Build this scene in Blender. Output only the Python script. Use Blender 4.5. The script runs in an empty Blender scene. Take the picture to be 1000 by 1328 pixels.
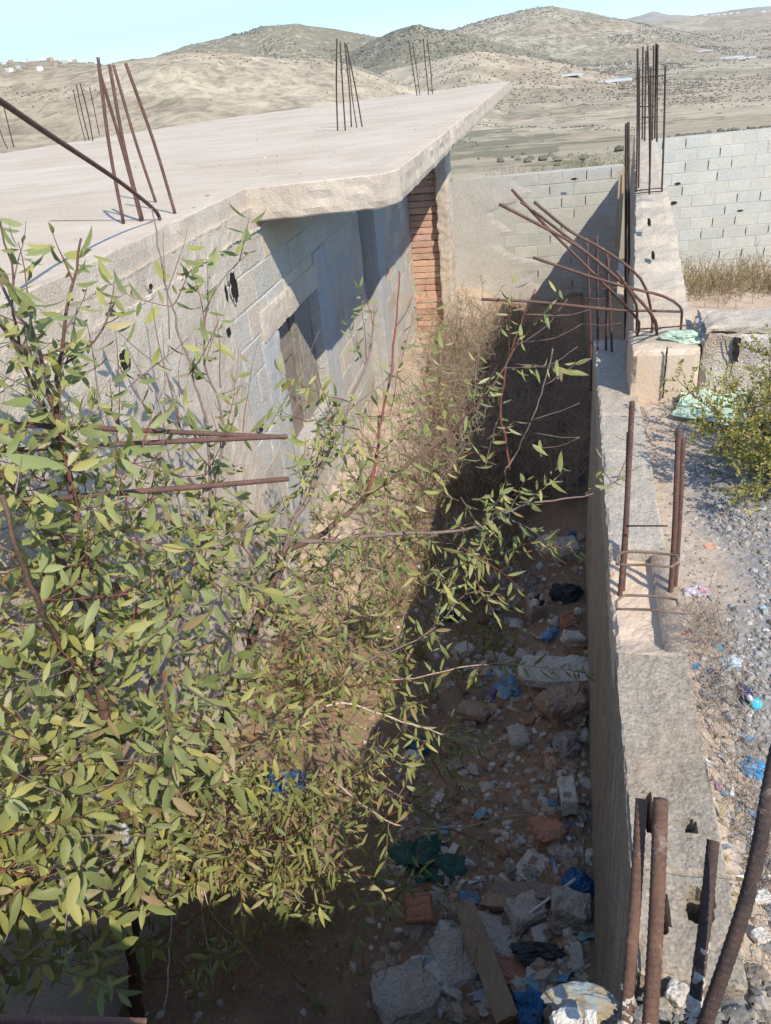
import bpy, math, random
import numpy as np
from mathutils import Vector, Matrix, noise as mnoise
random.seed(7); rng = np.random.default_rng(7)
scene = bpy.context.scene
COL = scene.collection
R = math.radians

# ------------------------------------------------------------------ camera frame (eye at the origin, +Y along the concrete wall, Z up)
FPX, CX, CY = 1000.0, 500.0, 664.0
_y = np.array([744 - CX, 63 - CY, FPX]); _y /= np.linalg.norm(_y)
_h = np.array([1, -.11, 0.0]); _h /= np.linalg.norm(_h)
_z = np.cross(_y, _h); _z /= np.linalg.norm(_z)
if _z[1] > 0: _z = -_z
_x = np.cross(_y, _z)
RM = np.array([_x, _y, _z])

def ray(u, v):
    d = RM @ np.array([u - CX, v - CY, FPX]); return d / np.linalg.norm(d)
def P(u, v, d): return Vector(ray(u, v) * d)
def PZ(u, v, z): r = ray(u, v); return Vector(r * (z / r[2]))
def PY(u, v, y): r = ray(u, v); return Vector(r * (y / r[1]))

# ------------------------------------------------------------------ object helpers
ORG = {}
def mesh(name, V, F, mat, smooth=False):
    me = bpy.data.meshes.new(name)
    me.from_pydata([tuple(v) for v in V], [], F)
    if mat is not None:
        for m in (mat if isinstance(mat, (list, tuple)) else [mat]): me.materials.append(m)
    if smooth: me.polygons.foreach_set('use_smooth', [True] * len(me.polygons))
    me.update()
    return me
def obj(name, V, F, mat, parent=None, loc=None, smooth=False, tone=None, mi=None):
    """one mesh object; V in world coordinates"""
    if parent is not None: o0 = ORG[parent.name]
    else: o0 = Vector(loc) if loc is not None else Vector((0, 0, 0))
    A = np.asarray(V, dtype=float).reshape(-1, 3) - np.array(o0)
    me = mesh(name, A.tolist(), F, mat, smooth)
    if tone is not None:
        at = me.color_attributes.new('tone', 'FLOAT_COLOR', 'POINT')
        T = np.ones((len(A), 4)); T[:, :np.asarray(tone).shape[1]] = tone
        at.data.foreach_set('color', T.ravel())
    if mi is not None: me.polygons.foreach_set('material_index', mi)
    o = bpy.data.objects.new(name, me); COL.objects.link(o)
    if parent is not None: o.parent = parent
    else: o.location = o0
    ORG[o.name] = o0
    return o
def thing(name, label, cat, loc, group=None):
    o = bpy.data.objects.new(name, None); COL.objects.link(o); o.location = loc
    o.empty_display_size = .1
    ORG[o.name] = Vector(loc)
    return tag(o, label, cat, group)
def tag(o, label=None, cat=None, group=None, kind=None):
    if label: o['label'] = label
    if cat: o['category'] = cat
    if group: o['group'] = group
    if kind: o['kind'] = kind
    return o

class MB:
    def __init__(s): s.V = []; s.F = []; s.T = []
    def add(s, V, F, tone=None):
        b = len(s.V); s.V += [tuple(v) for v in V]; s.F += [tuple(i + b for i in f) for f in F]
        if tone is not None: s.T += [tuple(tone)] * len(V)
    def obj(s, name, mat, parent=None, loc=None, smooth=False):
        return obj(name, s.V, s.F, mat, parent, loc, smooth, tone=np.array(s.T) if s.T else None)

def fbm(p, oct=4): return mnoise.fractal(p, 1.0, 2.1, oct)

def tube(path, radii, n=6, cap=True, ribs=None):
    path = [Vector(p) for p in path]
    if not hasattr(radii, '__len__'): radii = [radii] * len(path)
    V = []; F = []
    t0 = (path[1] - path[0]).normalized()
    nrm = t0.orthogonal().normalized()
    s = 0
    for i, p in enumerate(path):
        t = (path[min(i + 1, len(path) - 1)] - path[max(i - 1, 0)])
        if t.length < 1e-9: t = t0
        t.normalize()
        nrm = (nrm - t * nrm.dot(t))
        if nrm.length < 1e-6: nrm = t.orthogonal()
        nrm.normalize(); b = t.cross(nrm)
        if i: s += (p - path[i - 1]).length
        for k in range(n):
            a = 2 * math.pi * k / n
            r = radii[i]
            if ribs:
                w = math.sin(2 * math.pi * s / ribs + 2.4 * math.sin(a) + (math.pi if a > math.pi else 0) * .5)
                r *= 1 + .085 * max(0, w) ** 2
                if k % (n // 2) == 0: r *= 1.06
            V.append(p + (nrm * math.cos(a) + b * math.sin(a)) * r)
    for i in range(len(path) - 1):
        for k in range(n):
            k2 = (k + 1) % n
            F.append((i * n + k, i * n + k2, i * n + n + k2, i * n + n + k))
    if cap:
        F.append(tuple(range(n - 1, -1, -1))); F.append(tuple(len(V) - n + k for k in range(n)))
    return V, F
def spline(pts, step=.05):
    pts = [Vector(p) for p in pts]
    if len(pts) == 2: pts = [pts[0], (pts[0] + pts[1]) / 2, pts[1]]
    Q = [pts[0] * 2 - pts[1]] + pts + [pts[-1] * 2 - pts[-2]]
    out = []
    for i in range(1, len(Q) - 2):
        a, b, c, d = Q[i - 1:i + 3]
        k = max(2, int((c - b).length / step))
        for j in range(k):
            t = j / k
            out.append(.5 * ((2 * b) + (c - a) * t + (2 * a - 5 * b + 4 * c - d) * t * t + (3 * b - a - 3 * c + d) * t ** 3))
    out.append(pts[-1]); return out

def rough_box(lo, hi, step=.04, amp=.004, sc=12, M=None, seed=0, fn=None, edge=.0):
    """box with its six faces cut into a lattice and pushed about by noise; edge knocks the arrises off"""
    lo = Vector(lo); hi = Vector(hi)
    n = [max(1, int(round((hi[i] - lo[i]) / step))) for i in range(3)]
    idx = {}; V = []; F = []
    def vid(i, j, k):
        key = (i, j, k)
        if key not in idx:
            p = Vector((lo[0] + (hi[0] - lo[0]) * i / n[0], lo[1] + (hi[1] - lo[1]) * j / n[1], lo[2] + (hi[2] - lo[2]) * k / n[2]))
            ex = [(-1 if a == 0 else 1 if a == m else 0) for a, m in zip(key, n)]
            q = p * sc + Vector((seed * 7.3, seed * 3.1, seed))
            d = Vector((mnoise.noise(q), mnoise.noise(q + Vector((31, 0, 0))), mnoise.noise(q + Vector((0, 57, 0))))) * amp
            d += Vector((mnoise.noise(q * 2.7), mnoise.noise(q * 2.7 + Vector((11, 0, 0))), mnoise.noise(q * 2.7 + Vector((0, 17, 0))))) * amp * .5
            p2 = p + d
            if edge and sum(1 for e in ex if e) >= 2:
                w = edge * max(0, .45 + .9 * mnoise.noise(p * 9 + Vector((seed, 5, 9))) + .5 * mnoise.noise(p * 30))
                p2 -= Vector(ex) * w
            if fn: p2 = fn(p, p2)
            idx[key] = len(V); V.append(M @ p2 if M else p2)
        return idx[key]
    nx, ny, nz = n
    for i in range(nx):
        for j in range(ny):
            F.append((vid(i, j, 0), vid(i, j + 1, 0), vid(i + 1, j + 1, 0), vid(i + 1, j, 0)))
            F.append((vid(i, j, nz), vid(i + 1, j, nz), vid(i + 1, j + 1, nz), vid(i, j + 1, nz)))
    for i in range(nx):
        for k in range(nz):
            F.append((vid(i, 0, k), vid(i + 1, 0, k), vid(i + 1, 0, k + 1), vid(i, 0, k + 1)))
            F.append((vid(i, ny, k), vid(i, ny, k + 1), vid(i + 1, ny, k + 1), vid(i + 1, ny, k)))
    for j in range(ny):
        for k in range(nz):
            F.append((vid(0, j, k), vid(0, j, k + 1), vid(0, j + 1, k + 1), vid(0, j + 1, k)))
            F.append((vid(nx, j, k), vid(nx, j + 1, k), vid(nx, j + 1, k + 1), vid(nx, j, k + 1)))
    return V, F

# ------------------------------------------------------------------ materials
class NT:
    def __init__(s, name):
        s.m = bpy.data.materials.new(name); s.m.use_nodes = True; s.t = s.m.node_tree; s.t.nodes.clear()
        s.out = s.n('ShaderNodeOutputMaterial'); s.p = s.n('ShaderNodeBsdfPrincipled')
        s.l(s.p.outputs[0], s.out.inputs[0])
        s.geo = s.n('ShaderNodeNewGeometry')
    def n(s, ty, **k):
        x = s.t.nodes.new(ty)
        for a, b in k.items(): setattr(x, a, b)
        return x
    def l(s, a, b): s.t.links.new(a, b)
    def pos(s, scale=(1, 1, 1)):
        x = s.n('ShaderNodeVectorMath', operation='MULTIPLY'); s.l(s.geo.outputs['Position'], x.inputs[0]); x.inputs[1].default_value = scale
        return x.outputs[0]
    def noise(s, sc, det=5, rough=.6, vec=None, dist=0):
        x = s.n('ShaderNodeTexNoise'); x.inputs['Scale'].default_value = sc; x.inputs['Detail'].default_value = det
        x.inputs['Roughness'].default_value = rough; x.inputs['Distortion'].default_value = dist
        s.l(vec if vec is not None else s.geo.outputs['Position'], x.inputs['Vector']); return x.outputs['Fac']
    def voro(s, sc, feature='F1', vec=None, out='Distance', rnd=1):
        x = s.n('ShaderNodeTexVoronoi', feature=feature); x.inputs['Scale'].default_value = sc
        x.inputs['Randomness'].default_value = rnd
        s.l(vec if vec is not None else s.geo.outputs['Position'], x.inputs['Vector']); return x.outputs[out]
    def ramp(s, f, stops):
        x = s.n('ShaderNodeValToRGB'); e = x.color_ramp.elements
        while len(e) < len(stops): e.new(.5)
        for i, (p, c) in enumerate(stops):
            e[i].position = p; e[i].color = (*c, 1) if hasattr(c, '__len__') else (c, c, c, 1)
        s.l(f, x.inputs[0]); return x.outputs[0]
    def mix(s, f, a, b, mode='MIX'):
        x = s.n('ShaderNodeMix', data_type='RGBA', blend_type=mode)
        for sock, val in ((x.inputs[0], f), (x.inputs[6], a), (x.inputs[7], b)):
            if isinstance(val, (int, float)): sock.default_value = val
            elif isinstance(val, tuple): sock.default_value = (*val, 1)
            else: s.l(val, sock)
        return x.outputs[2]
    def math(s, op, a, b=0.0):
        x = s.n('ShaderNodeMath', operation=op)
        for sock, val in ((x.inputs[0], a), (x.inputs[1], b)):
            if isinstance(val, (int, float)): sock.default_value = val
            else: s.l(val, sock)
        return x.outputs[0]
    def attr(s, name, out='Color'):
        x = s.n('ShaderNodeAttribute'); x.attribute_name = name; return x.outputs[out]
    def bump(s, h, strength=.5, dist=.01, prev=None):
        x = s.n('ShaderNodeBump'); x.inputs['Strength'].default_value = strength; x.inputs['Distance'].default_value = dist
        s.l(h, x.inputs['Height'])
        if prev is not None: s.l(prev, x.inputs['Normal'])
        return x.outputs[0]
    def fin(s, col, rough=.9, bump=None, spec=.3):
        if isinstance(col, tuple): s.p.inputs['Base Color'].default_value = (*col, 1)
        else: s.l(col, s.p.inputs['Base Color'])
        s.p.inputs['Roughness'].default_value = rough
        s.p.inputs['Specular IOR Level'].default_value = spec
        if bump is not None: s.l(bump, s.p.inputs['Normal'])
        return s.m

def concrete(name, c1, c2, c3=None, speck=.35, fine=160, bumpd=.006, big=2.5, streak=0, tone=False):
    t = NT(name)
    n1 = t.noise(big, 6, .65); n2 = t.noise(big * 9, 5, .7)
    f = t.math('ADD', t.math('MULTIPLY', n1, .6), t.math('MULTIPLY', n2, .4))
    c = t.mix(t.ramp(f, [(.36, 0.), (.64, 1.)]), c1, c2)
    if c3: c = t.mix(t.ramp(t.noise(big * .7, 5, .7, dist=.6), [(.5, 0.), (.68, .85)]), c, c3)
    sp = t.voro(fine, out='Color')
    c = t.mix(speck, c, t.ramp(sp, [(0, .25), (.5, .5), (1, .85)]), 'OVERLAY')
    pit = t.ramp(t.noise(fine * .35, 3, .7), [(.28, .45), (.40, 1.)])
    c = t.mix(min(1, speck * 2), c, pit, 'MULTIPLY')
    if streak:
        sv = t.noise(1, 6, .7, vec=t.pos((34, 34, 1.3)))
        c = t.mix(streak, c, t.ramp(sv, [(.3, .25), (.7, .8)]), 'OVERLAY')
    if tone: c = t.mix(1., c, t.attr('tone'), 'MULTIPLY')
    h = t.math('ADD', t.noise(fine * .5, 4, .7), t.math('MULTIPLY', t.voro(fine * .8), .7))
    b = t.bump(h, .8, bumpd)
    b = t.bump(t.noise(14, 5, .6), .3, bumpd * 2, b)
    return t.fin(c, .95, b, .15)

M_ = {}
M_['wall'] = concrete('weathered_cast_concrete', (.35, .305, .245), (.46, .41, .335), (.44, .35, .25), .4, 150, .0035, 2.2, .1)
M_['wallnear'] = concrete('coarse_block_concrete', (.265, .222, .168), (.355, .308, .24), (.36, .28, .20), .45, 130, .0035, 3.0)
M_['wallside'] = concrete('formed_concrete_painted_shade', (.25, .22, .18), (.35, .315, .265), None, .4, 130, .005, 2.2, .75)  # formwork streaks; base also darkened to paint in the shade on this side
M_['high'] = concrete('bleached_concrete', (.42, .355, .27), (.50, .435, .34), (.45, .345, .245), .25, 110, .004, 2.0)
def slabmat():
    t = NT('roof_screed')
    c = t.mix(t.ramp(t.noise(.9, 7, .62, dist=.4), [(.36, 0.), (.64, 1.)]), (.50, .41, .305), (.575, .485, .375))
    ln = t.noise(1, 6, .7, vec=t.pos((.5, 7, 1)), dist=.5); c = t.mix(.22, c, t.ramp(ln, [(.3, .25), (.7, .75)]), 'OVERLAY')
    pd = t.noise(.55, 6, .7, dist=1.); c = t.mix(t.ramp(pd, [(.56, 0.), (.60, .35), (.66, .12)]), c, (.40, .32, .245))
    c = t.mix(.2, c, t.ramp(t.noise(45, 5, .75), [(.3, .2), (.7, .8)]), 'OVERLAY')
    return t.fin(c, .95, t.bump(t.math('ADD', t.noise(30, 5, .7), ln), .5, .004), .1)
M_['slab'] = slabmat()
M_['edge'] = concrete('slab_edge_concrete', (.50, .41, .315), (.58, .49, .385), (.42, .34, .265), .2, 120, .003, 2.0, .12)
M_['block'] = concrete('grey_block', (.46, .45, .385), (.56, .55, .485), (.53, .50, .42), .25, 120, .006, 2.2, 0, True)
M_['mortar'] = concrete('block_mortar', (.42, .405, .345), (.52, .50, .44), None, .3, 120, .006, 5)
M_['plaster'] = concrete('rough_render', (.43, .405, .36), (.52, .495, .445), (.49, .44, .37), .3, 90, .005, 2.2)
M_['hblock'] = concrete('house_block', (.49, .44, .37), (.59, .54, .46), (.52, .43, .335), .3, 100, .005, 2.0, 0, True)
M_['pier'] = concrete('bluish_cement', (.42, .41, .39), (.49, .48, .46), None, .2, 110, .003, 3, .2)
M_['tan'] = concrete('tan_concrete', (.53, .44, .34), (.60, .515, .41), (.45, .37, .295), .2, 110, .0035, 1.6, .12)
M_['orange'] = concrete('orange_stained_concrete', (.60, .45, .32), (.61, .50, .385), (.60, .38, .21), .10, 110, .0025, 1.5)
M_['chunk'] = concrete('rubble_concrete', (.44, .39, .325), (.58, .52, .44), (.40, .29, .20), .35, 140, .008, 6)
M_['pale'] = concrete('pale_rubble', (.56, .52, .45), (.68, .64, .56), (.48, .39, .30), .3, 140, .006, 6)
M_['brown'] = concrete('brown_stone', (.33, .235, .165), (.44, .32, .235), None, .35, 120, .008, 5)

def simple(name, c, rough=.6, var=.25, sc=12, bumpd=.002, spec=.4, trans=0, dirt=None):
    t = NT(name)
    d = tuple(x * (1 - var) for x in c); l = tuple(min(1, x * (1 + var)) for x in c)
    col = t.mix(t.ramp(t.noise(sc, 5, .65), [(.35, 0.), (.65, 1.)]), d, l)
    if dirt: col = t.mix(t.ramp(t.noise(sc * .6, 6, .7, dist=.5), [(.48, 0.), (.62, .9)]), col, dirt)
    m = t.fin(col, rough, t.bump(t.noise(sc * 6, 4), .5, bumpd), spec)
    if trans:
        tr = t.n('ShaderNodeBsdfTranslucent'); t.l(col, tr.inputs[0])
        mx = t.n('ShaderNodeMixShader'); mx.inputs[0].default_value = trans
        t.l(t.p.outputs[0], mx.inputs[1]); t.l(tr.outputs[0], mx.inputs[2]); t.l(mx.outputs[0], t.out.inputs[0])
    return m
DIRT = (.22, .15, .10)
def rustmat(name, a, b, c, hi=.4):
    t = NT(name)
    n = t.noise(18, 6, .7); f = t.noise(140, 4, .7)
    col = t.mix(t.ramp(n, [(.35, 0.), (.62, 1.)]), a, b)
    col = t.mix(t.ramp(f, [(.5, 0.), (.7, hi)]), col, c)
    col = t.mix(t.ramp(t.noise(26, 5, .75, dist=.8), [(.60, 0.), (.68, .75)]), col, (.30, .245, .195))
    return t.fin(col, .85, t.bump(f, .8, .003), .2)
M_['rust'] = rustmat('rusty_steel', (.10, .058, .048), (.165, .088, .065), (.23, .12, .08))
M_['rusto'] = rustmat('orange_rusty_steel', (.105, .062, .046), (.165, .092, .065), (.25, .14, .085), .45)
M_['rustd'] = rustmat('dark_rusty_steel', (.045, .033, .03), (.085, .055, .045), (.15, .09, .06))
M_['tie'] = rustmat('tie_wire', (.16, .11, .08), (.25, .18, .13), (.32, .24, .17))
M_['redbrick'] = concrete('red_hollow_brick', (.56, .34, .24), (.63, .41, .30), (.58, .44, .34), .2, 120, .004, 6, 0, True)
M_['redfrag'] = concrete('red_brick_piece', (.44, .20, .125), (.52, .26, .17), (.42, .28, .19), .25, 120, .004, 9)

def woodmat(name, a, b, axis=(3, 3, 40)):
    t = NT(name)
    w = t.noise(1, 6, .7, vec=t.pos(axis), dist=.4)
    col = t.mix(t.ramp(w, [(.3, 0.), (.7, 1.)]), a, b)
    return t.fin(col, .85, t.bump(w, .6, .004), .2)
M_['board'] = woodmat('weathered_board', (.17, .135, .115), (.33, .27, .225), (60, 60, 4))
M_['plank'] = woodmat('old_plank', (.24, .17, .105), (.38, .285, .19), (60, 9, 60))
M_['form'] = woodmat('yellow_formwork', (.40, .28, .15), (.52, .38, .22), (40, 40, 4))
M_['bark'] = rustmat('bark', (.085, .05, .035), (.15, .09, .06), (.23, .16, .11), .5)
M_['greybark'] = rustmat('grey_bark', (.15, .105, .085), (.24, .17, .14), (.33, .27, .22), .5)
M_['redshoot'] = rustmat('red_shoot', (.16, .055, .04), (.24, .085, .06), (.30, .16, .10), .4)
M_['straw'] = simple('straw', (.42, .33, .19), .8, .35, 60, .001, .2, .25)
M_['drystem'] = simple('dry_stem', (.40, .31, .23), .85, .4, 30, .001, .2)
M_['browns'] = simple('brown_weed', (.19, .135, .09), .85, .4, 30, .001, .2)
M_['palestem'] = simple('pale_dry_thistle', (.48, .41, .32), .85, .3, 40, .001, .2)

def leafmat(name):
    t = NT(name)
    col = t.mix(t.math('MULTIPLY', t.noise(60, 3), .35), t.attr('tone'), (.30, .29, .07))
    back = t.n('ShaderNodeMix', data_type='RGBA'); t.l(t.geo.outputs['Backfacing'], back.inputs[0])
    t.l(col, back.inputs[6]); t.l(t.mix(.28, col, (.29, .32, .15)), back.inputs[7])
    c = back.outputs[2]
    t.fin(c, .5, None, .3)
    tr = t.n('ShaderNodeBsdfTranslucent'); t.l(c, tr.inputs[0])
    mx = t.n('ShaderNodeMixShader'); mx.inputs[0].default_value = .28
    t.l(t.p.outputs[0], mx.inputs[1]); t.l(tr.outputs[0], mx.inputs[2]); t.l(mx.outputs[0], t.out.inputs[0])
    return t.m
M_['leaf'] = leafmat('leaf')
def film(name, c, c2=None, rough=.35, trans=.35):
    return simple(name, c, rough, .3, 14, .004, .5, trans, c2)
M_['bluebag'] = film('blue_plastic', (.03, .20, .46), (.05, .11, .20))
M_['skybag'] = film('sky_blue_plastic', (.10, .36, .62), (.45, .55, .62))
M_['tealbag'] = film('teal_plastic', (.025, .15, .19), (.04, .08, .08))
M_['greenbag'] = film('pale_green_plastic', (.52, .68, .50), (.52, .60, .45), .6, .1)
M_['whitebag'] = film('white_plastic', (.70, .70, .69), (.45, .40, .36))
M_['pinkpack'] = film('white_pink_wrapper', (.66, .60, .60), (.45, .06, .15))
M_['purple'] = film('purple_wrapper', (.42, .34, .46), (.22, .12, .30))
M_['stripe'] = film('pale_blue_wrapper', (.62, .70, .72), (.10, .40, .55))
M_['navy'] = simple('navy_plastic', (.015, .022, .12), .3, .3, 12, .001, .5)
M_['cyan'] = simple('cyan_plastic', (.05, .45, .62), .35, .15, 12, .001, .5)
M_['blackbag'] = film('black_plastic', (.018, .018, .02), None, .3, .05)
M_['cream'] = simple('cream_sack', (.34, .27, .185), .85, .2, 20, .006, .2, 0, (.20, .33, .38))
M_['cloth'] = simple('dull_cloth', (.30, .26, .23), .95, .3, 20, .006, .1)
M_['darkcloth'] = simple('dark_cloth', (.05, .05, .055), .95, .3, 20, .006, .1)
M_['net'] = film('green_netting', (.03, .13, .10), (.05, .09, .07), .7, .3)
M_['jug'] = simple('dirty_white_plastic', (.50, .44, .38), .5, .2, 18, .002, .4, 0, (.30, .22, .17))
M_['pipe'] = simple('white_pipe', (.66, .65, .62), .45, .1, 20, .001, .4)

# ------------------------------------------------------------------ the ground of the site
def sm(a, b, x): t = max(0, min(1, (x - a) / (b - a))); return t * t * (3 - 2 * t)
def gz(x, y):
    n = .09 * fbm(Vector((x * 1.1, y * 1.1, 3))) + .03 * fbm(Vector((x * 5, y * 5, 9)), 3)
    if x < .27:
        if y < .56: return -1.70 + n * .2
        z = -3.38 - .06 * max(0, y - 4) + n
        z += .38 * sm(-.9, -1.9, x) * sm(3.0, 5.0, y) + .16 * sm(-.35, .1, x)
        return z
    if y < 4.16:
        return -1.635 + n * .18 - .07 * sm(1.9, 1.2, y) * sm(.36, .5, x) * sm(1.1, .7, x) + .05 * sm(.8, 1.6, x)
    return -3.75 - .02 * (y - 4) + n * .6
def G(u, v, dz=0):
    r = ray(u, v); t = .5
    while t < 40:
        p = r * t
        if p[2] <= gz(p[0], p[1]): break
        t += .02
    return Vector(r * t) + Vector((0, 0, dz))

xs = np.arange(-3.6, 6.01, .07); ys = np.concatenate([np.arange(-3, .5, .25), np.arange(.5, 6, .06), np.arange(6, 17.5, .12)])
V = []; T = []
for y in ys:
    for x in xs:
        V.append((x, y, gz(x, y)))
        trench = 1. if x < .27 else 0.
        grav = 0. if trench else sm(.44, .60, x + .12 * fbm(Vector((x * 3, y * 3, 1)))) * sm(4.2, 3.0, y + (x - .8) * .0)
        if not trench and y < .95: grav = 1.
        tanl = sm(-1.0, -1.6, x + .1 * fbm(Vector((x * 2, y * 2, 5)))) * sm(3.6, 5.0, y) if trench else 1.
        T.append((tanl, grav, 1. if (not trench and y > 4.2) else 0.))
nx = len(xs)
F = [(j * nx + i, j * nx + i + 1, (j + 1) * nx + i + 1, (j + 1) * nx + i) for j in range(len(ys) - 1) for i in range(nx - 1)]
t = NT('site_soil')
a = t.n('ShaderNodeSeparateColor'); t.l(t.attr('tone'), a.inputs[0])
n1 = t.noise(3, 7, .7); n2 = t.noise(40, 5, .7)
soil = t.mix(t.ramp(n1, [(.35, 0.), (.65, 1.)]), (.23, .152, .097), (.33, .23, .15))
tanc = t.mix(t.ramp(n1, [(.35, 0.), (.65, 1.)]), (.45, .345, .25), (.56, .45, .345))
c = t.mix(a.outputs[0], soil, tanc)
gv = t.voro(75, out='Color')
gcol = t.mix(t.ramp(gv, [(0, 0.), (1, 1.)]), (.20, .188, .17), (.36, .34, .31))
c = t.mix(a.outputs[1], c, gcol)
c = t.mix(.35, c, t.ramp(n2, [(.3, .2), (.7, .8)]), 'OVERLAY')
peb = t.voro(110, out='Distance')
c = t.mix(.2, c, t.ramp(peb, [(.0, .8), (.55, .35)]), 'OVERLAY')
h = t.math('ADD', t.math('MULTIPLY', n2, .8), t.math('SUBTRACT', .6, peb))
gm = t.fin(c, .95, t.bump(n2, .8, .010), .1)
tag(obj('ground', V, F, gm, smooth=True, tone=np.array(T)), kind='structure')

# ------------------------------------------------------------------ far land: valley and hills, one height field around the site
def vnoise(x, y, seed):
    xi = np.floor(x).astype(np.int64); yi = np.floor(y).astype(np.int64); fx = x - xi; fy = y - yi
    fx = fx * fx * (3 - 2 * fx); fy = fy * fy * (3 - 2 * fy)
    def hsh(a, b):
        h = (a * 374761393 + b * 668265263 + seed * 974634773) & 0xffffffff
        h = ((h ^ (h >> 13)) * 1274126177) & 0xffffffff
        return ((h ^ (h >> 16)) & 0xffff) / 65535.0
    return (hsh(xi, yi) * (1 - fx) + hsh(xi + 1, yi) * fx) * (1 - fy) + (hsh(xi, yi + 1) * (1 - fx) + hsh(xi + 1, yi + 1) * fx) * fy
def nfbm(x, y, seed, o=5, g=.5, ridged=False):
    s = 0; a = 1; tot = 0
    for i in range(o):
        n = vnoise(x * 2 ** i, y * 2 ** i, seed + i * 17)
        if ridged: n = 1 - abs(2 * n - 1)
        s = s + a * n; tot += a; a *= g
    return s / tot
def azel(u, v):
    d = ray(u, v); return math.degrees(math.atan2(d[0], d[1])), d[2] / math.hypot(d[0], d[1])
RIDGES = [  # distance, depth of the ridge, crest as picture points
    (1000, 380, [(-300, 140), (-60, 104), (0, 100), (60, 96), (120, 88), (170, 77), (240, 68), (330, 73), (420, 76), (470, 88), (520, 108), (570, 122), (640, 140), (720, 160)]),
    (1750, 420, [(-300, 110), (-60, 84), (0, 81), (60, 79), (120, 83), (170, 90), (240, 110), (300, 130)]),
    (1650, 330, [(430, 140), (500, 92), (560, 78), (620, 66), (680, 72), (740, 84), (800, 100)]),
    (2600, 600, [(150, 110), (200, 76), (240, 62), (300, 46), (350, 34), (385, 31), (430, 37), (470, 44), (500, 49), (560, 66), (620, 90)]),
    (2250, 420, [(440, 80), (480, 54), (510, 39), (540, 31), (570, 38), (600, 44), (650, 58), (710, 72), (760, 90)]),
    (3300, 800, [(500, 70), (550, 50), (590, 38), (640, 23), (690, 11), (712, 9), (750, 14), (790, 23), (840, 32), (900, 44), (960, 60)]),
    (4300, 1100, [(720, 60), (770, 38), (830, 29), (880, 24), (940, 19), (1000, 15), (1100, 8), (1400, 0), (1900, -40)]),
    (9500, 1500, [(760, 44), (800, 27), (830, 20), (848, 14), (868, 19), (900, 20), (950, 12), (1000, 7), (1100, 6), (1400, 0), (1900, -40)]),
]
PR = np.array([0, 12, 20, 40, 100, 200, 400, 800, 1500, 2500, 5000, 14000]); PZv = np.array([-4.6, -4.6, -4.9, -6.3, -12.5, -21, -35, -54, -66, -66, -40, -40])
RC = []
for Rr, W, pts in RIDGES:
    ae = [azel(*p) for p in pts]; RC.append((Rr, W, np.array([q[0] for q in ae]), np.array([q[1] for q in ae])))
def land(x, y):
    x = np.asarray(x, float); y = np.asarray(y, float)
    r = np.hypot(x, y); az = np.degrees(np.arctan2(x, y))
    z = np.interp(r, PR, PZv)
    far = np.clip((r - 150) / 900, 0, 1)
    z = z + far * 14 * (nfbm(x / 420, y / 420, 3) - .5) + np.clip((r - 25) / 200, 0, 1) * 2.5 * (nfbm(x / 60, y / 60, 8) - .5)
    base = z.copy(); wood = np.zeros_like(z); bare = np.zeros_like(z)
    for i, (Rr, W, A, E) in enumerate(RC):
        R0 = Rr * (1 + .10 * (nfbm(az / 7 + 50, az * 0 + i, 20 + i, 2) - .5))
        crest = np.interp(az, A, E, left=-.2, right=E[-1] if A[-1] > 20 else -.2) * R0
        gul = nfbm(x / (W * .55), y / (W * .55), 40 + i, 6, .55, True)
        t = (r - R0) / W
        t = np.where(t > 0, t * .8, t * (1.0 + .55 * (gul - .55)))
        prof = np.exp(-np.abs(t) ** 1.7 * 1.25)
        hz = base + np.maximum(crest - base, 0) * prof
        hz = hz + np.maximum(crest - base, 0) * .62 * (gul - .62) * np.clip(np.abs(t) * 2.4, 0, 1) * prof
        hz = hz + np.clip((crest - base) * .030, 0, 9) * (nfbm(x / 60, y / 60, 60 + i, 4) - .5)
        up = hz > z
        wood = np.where(up, {3: .8, 4: .95, 5: .5, 0: .14, 1: .45, 2: .2, 6: .25, 7: .1}[i], wood)
        bare = np.where(up, {0: .9, 2: .5, 3: .6, 5: .6, 4: .5, 6: .5}.get(i, .2), bare)
        z = np.maximum(z, hz)
    return z, wood, bare
th = np.concatenate([np.arange(-180, -46, 3.), np.arange(-46, 24, .16), np.arange(24, 180.1, 3.)])
rr = np.concatenate([[2., 9.], np.geomspace(13, 700, 90), np.geomspace(712, 4600, 250), np.geomspace(4680, 11800, 50)])
TH, RR = np.meshgrid(np.radians(th), rr)
LX = RR * np.sin(TH); LY = RR * np.cos(TH)
LZ, LW, LB = land(LX, LY)
V = np.stack([LX.ravel(), LY.ravel(), LZ.ravel()], 1); nt = len(th)
F = [(j * nt + i, j * nt + i + 1, (j + 1) * nt + i + 1, (j + 1) * nt + i) for j in range(len(rr) - 1) for i in range(nt - 1)]
t = NT('hill_land')
a = t.n('ShaderNodeSeparateColor'); t.l(t.attr('tone'), a.inputs[0])
big = t.noise(.0022, 7, .62); mid = t.noise(.02, 6, .65)
c = t.mix(t.ramp(big, [(.38, 0.), (.62, 1.)]), (.30, .238, .165), (.385, .315, .225))
fld = t.n('ShaderNodeTexVoronoi'); fld.inputs['Scale'].default_value = 1
fv = t.noise(.004, 3, .5)
wv = t.n('ShaderNodeVectorMath', operation='MULTIPLY_ADD'); t.l(t.pos((.0028, .0062, .0)), wv.inputs[0]); wv.inputs[1].default_value = (1, 1, 1); t.l(fv, wv.inputs[2])
t.l(wv.outputs[0], fld.inputs['Vector'])
c = t.mix(.55, c, t.mix(t.ramp(fld.outputs['Color'], [(.2, 0.), (.8, 1.)]), (.33, .275, .175), (.53, .46, .32)))
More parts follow.
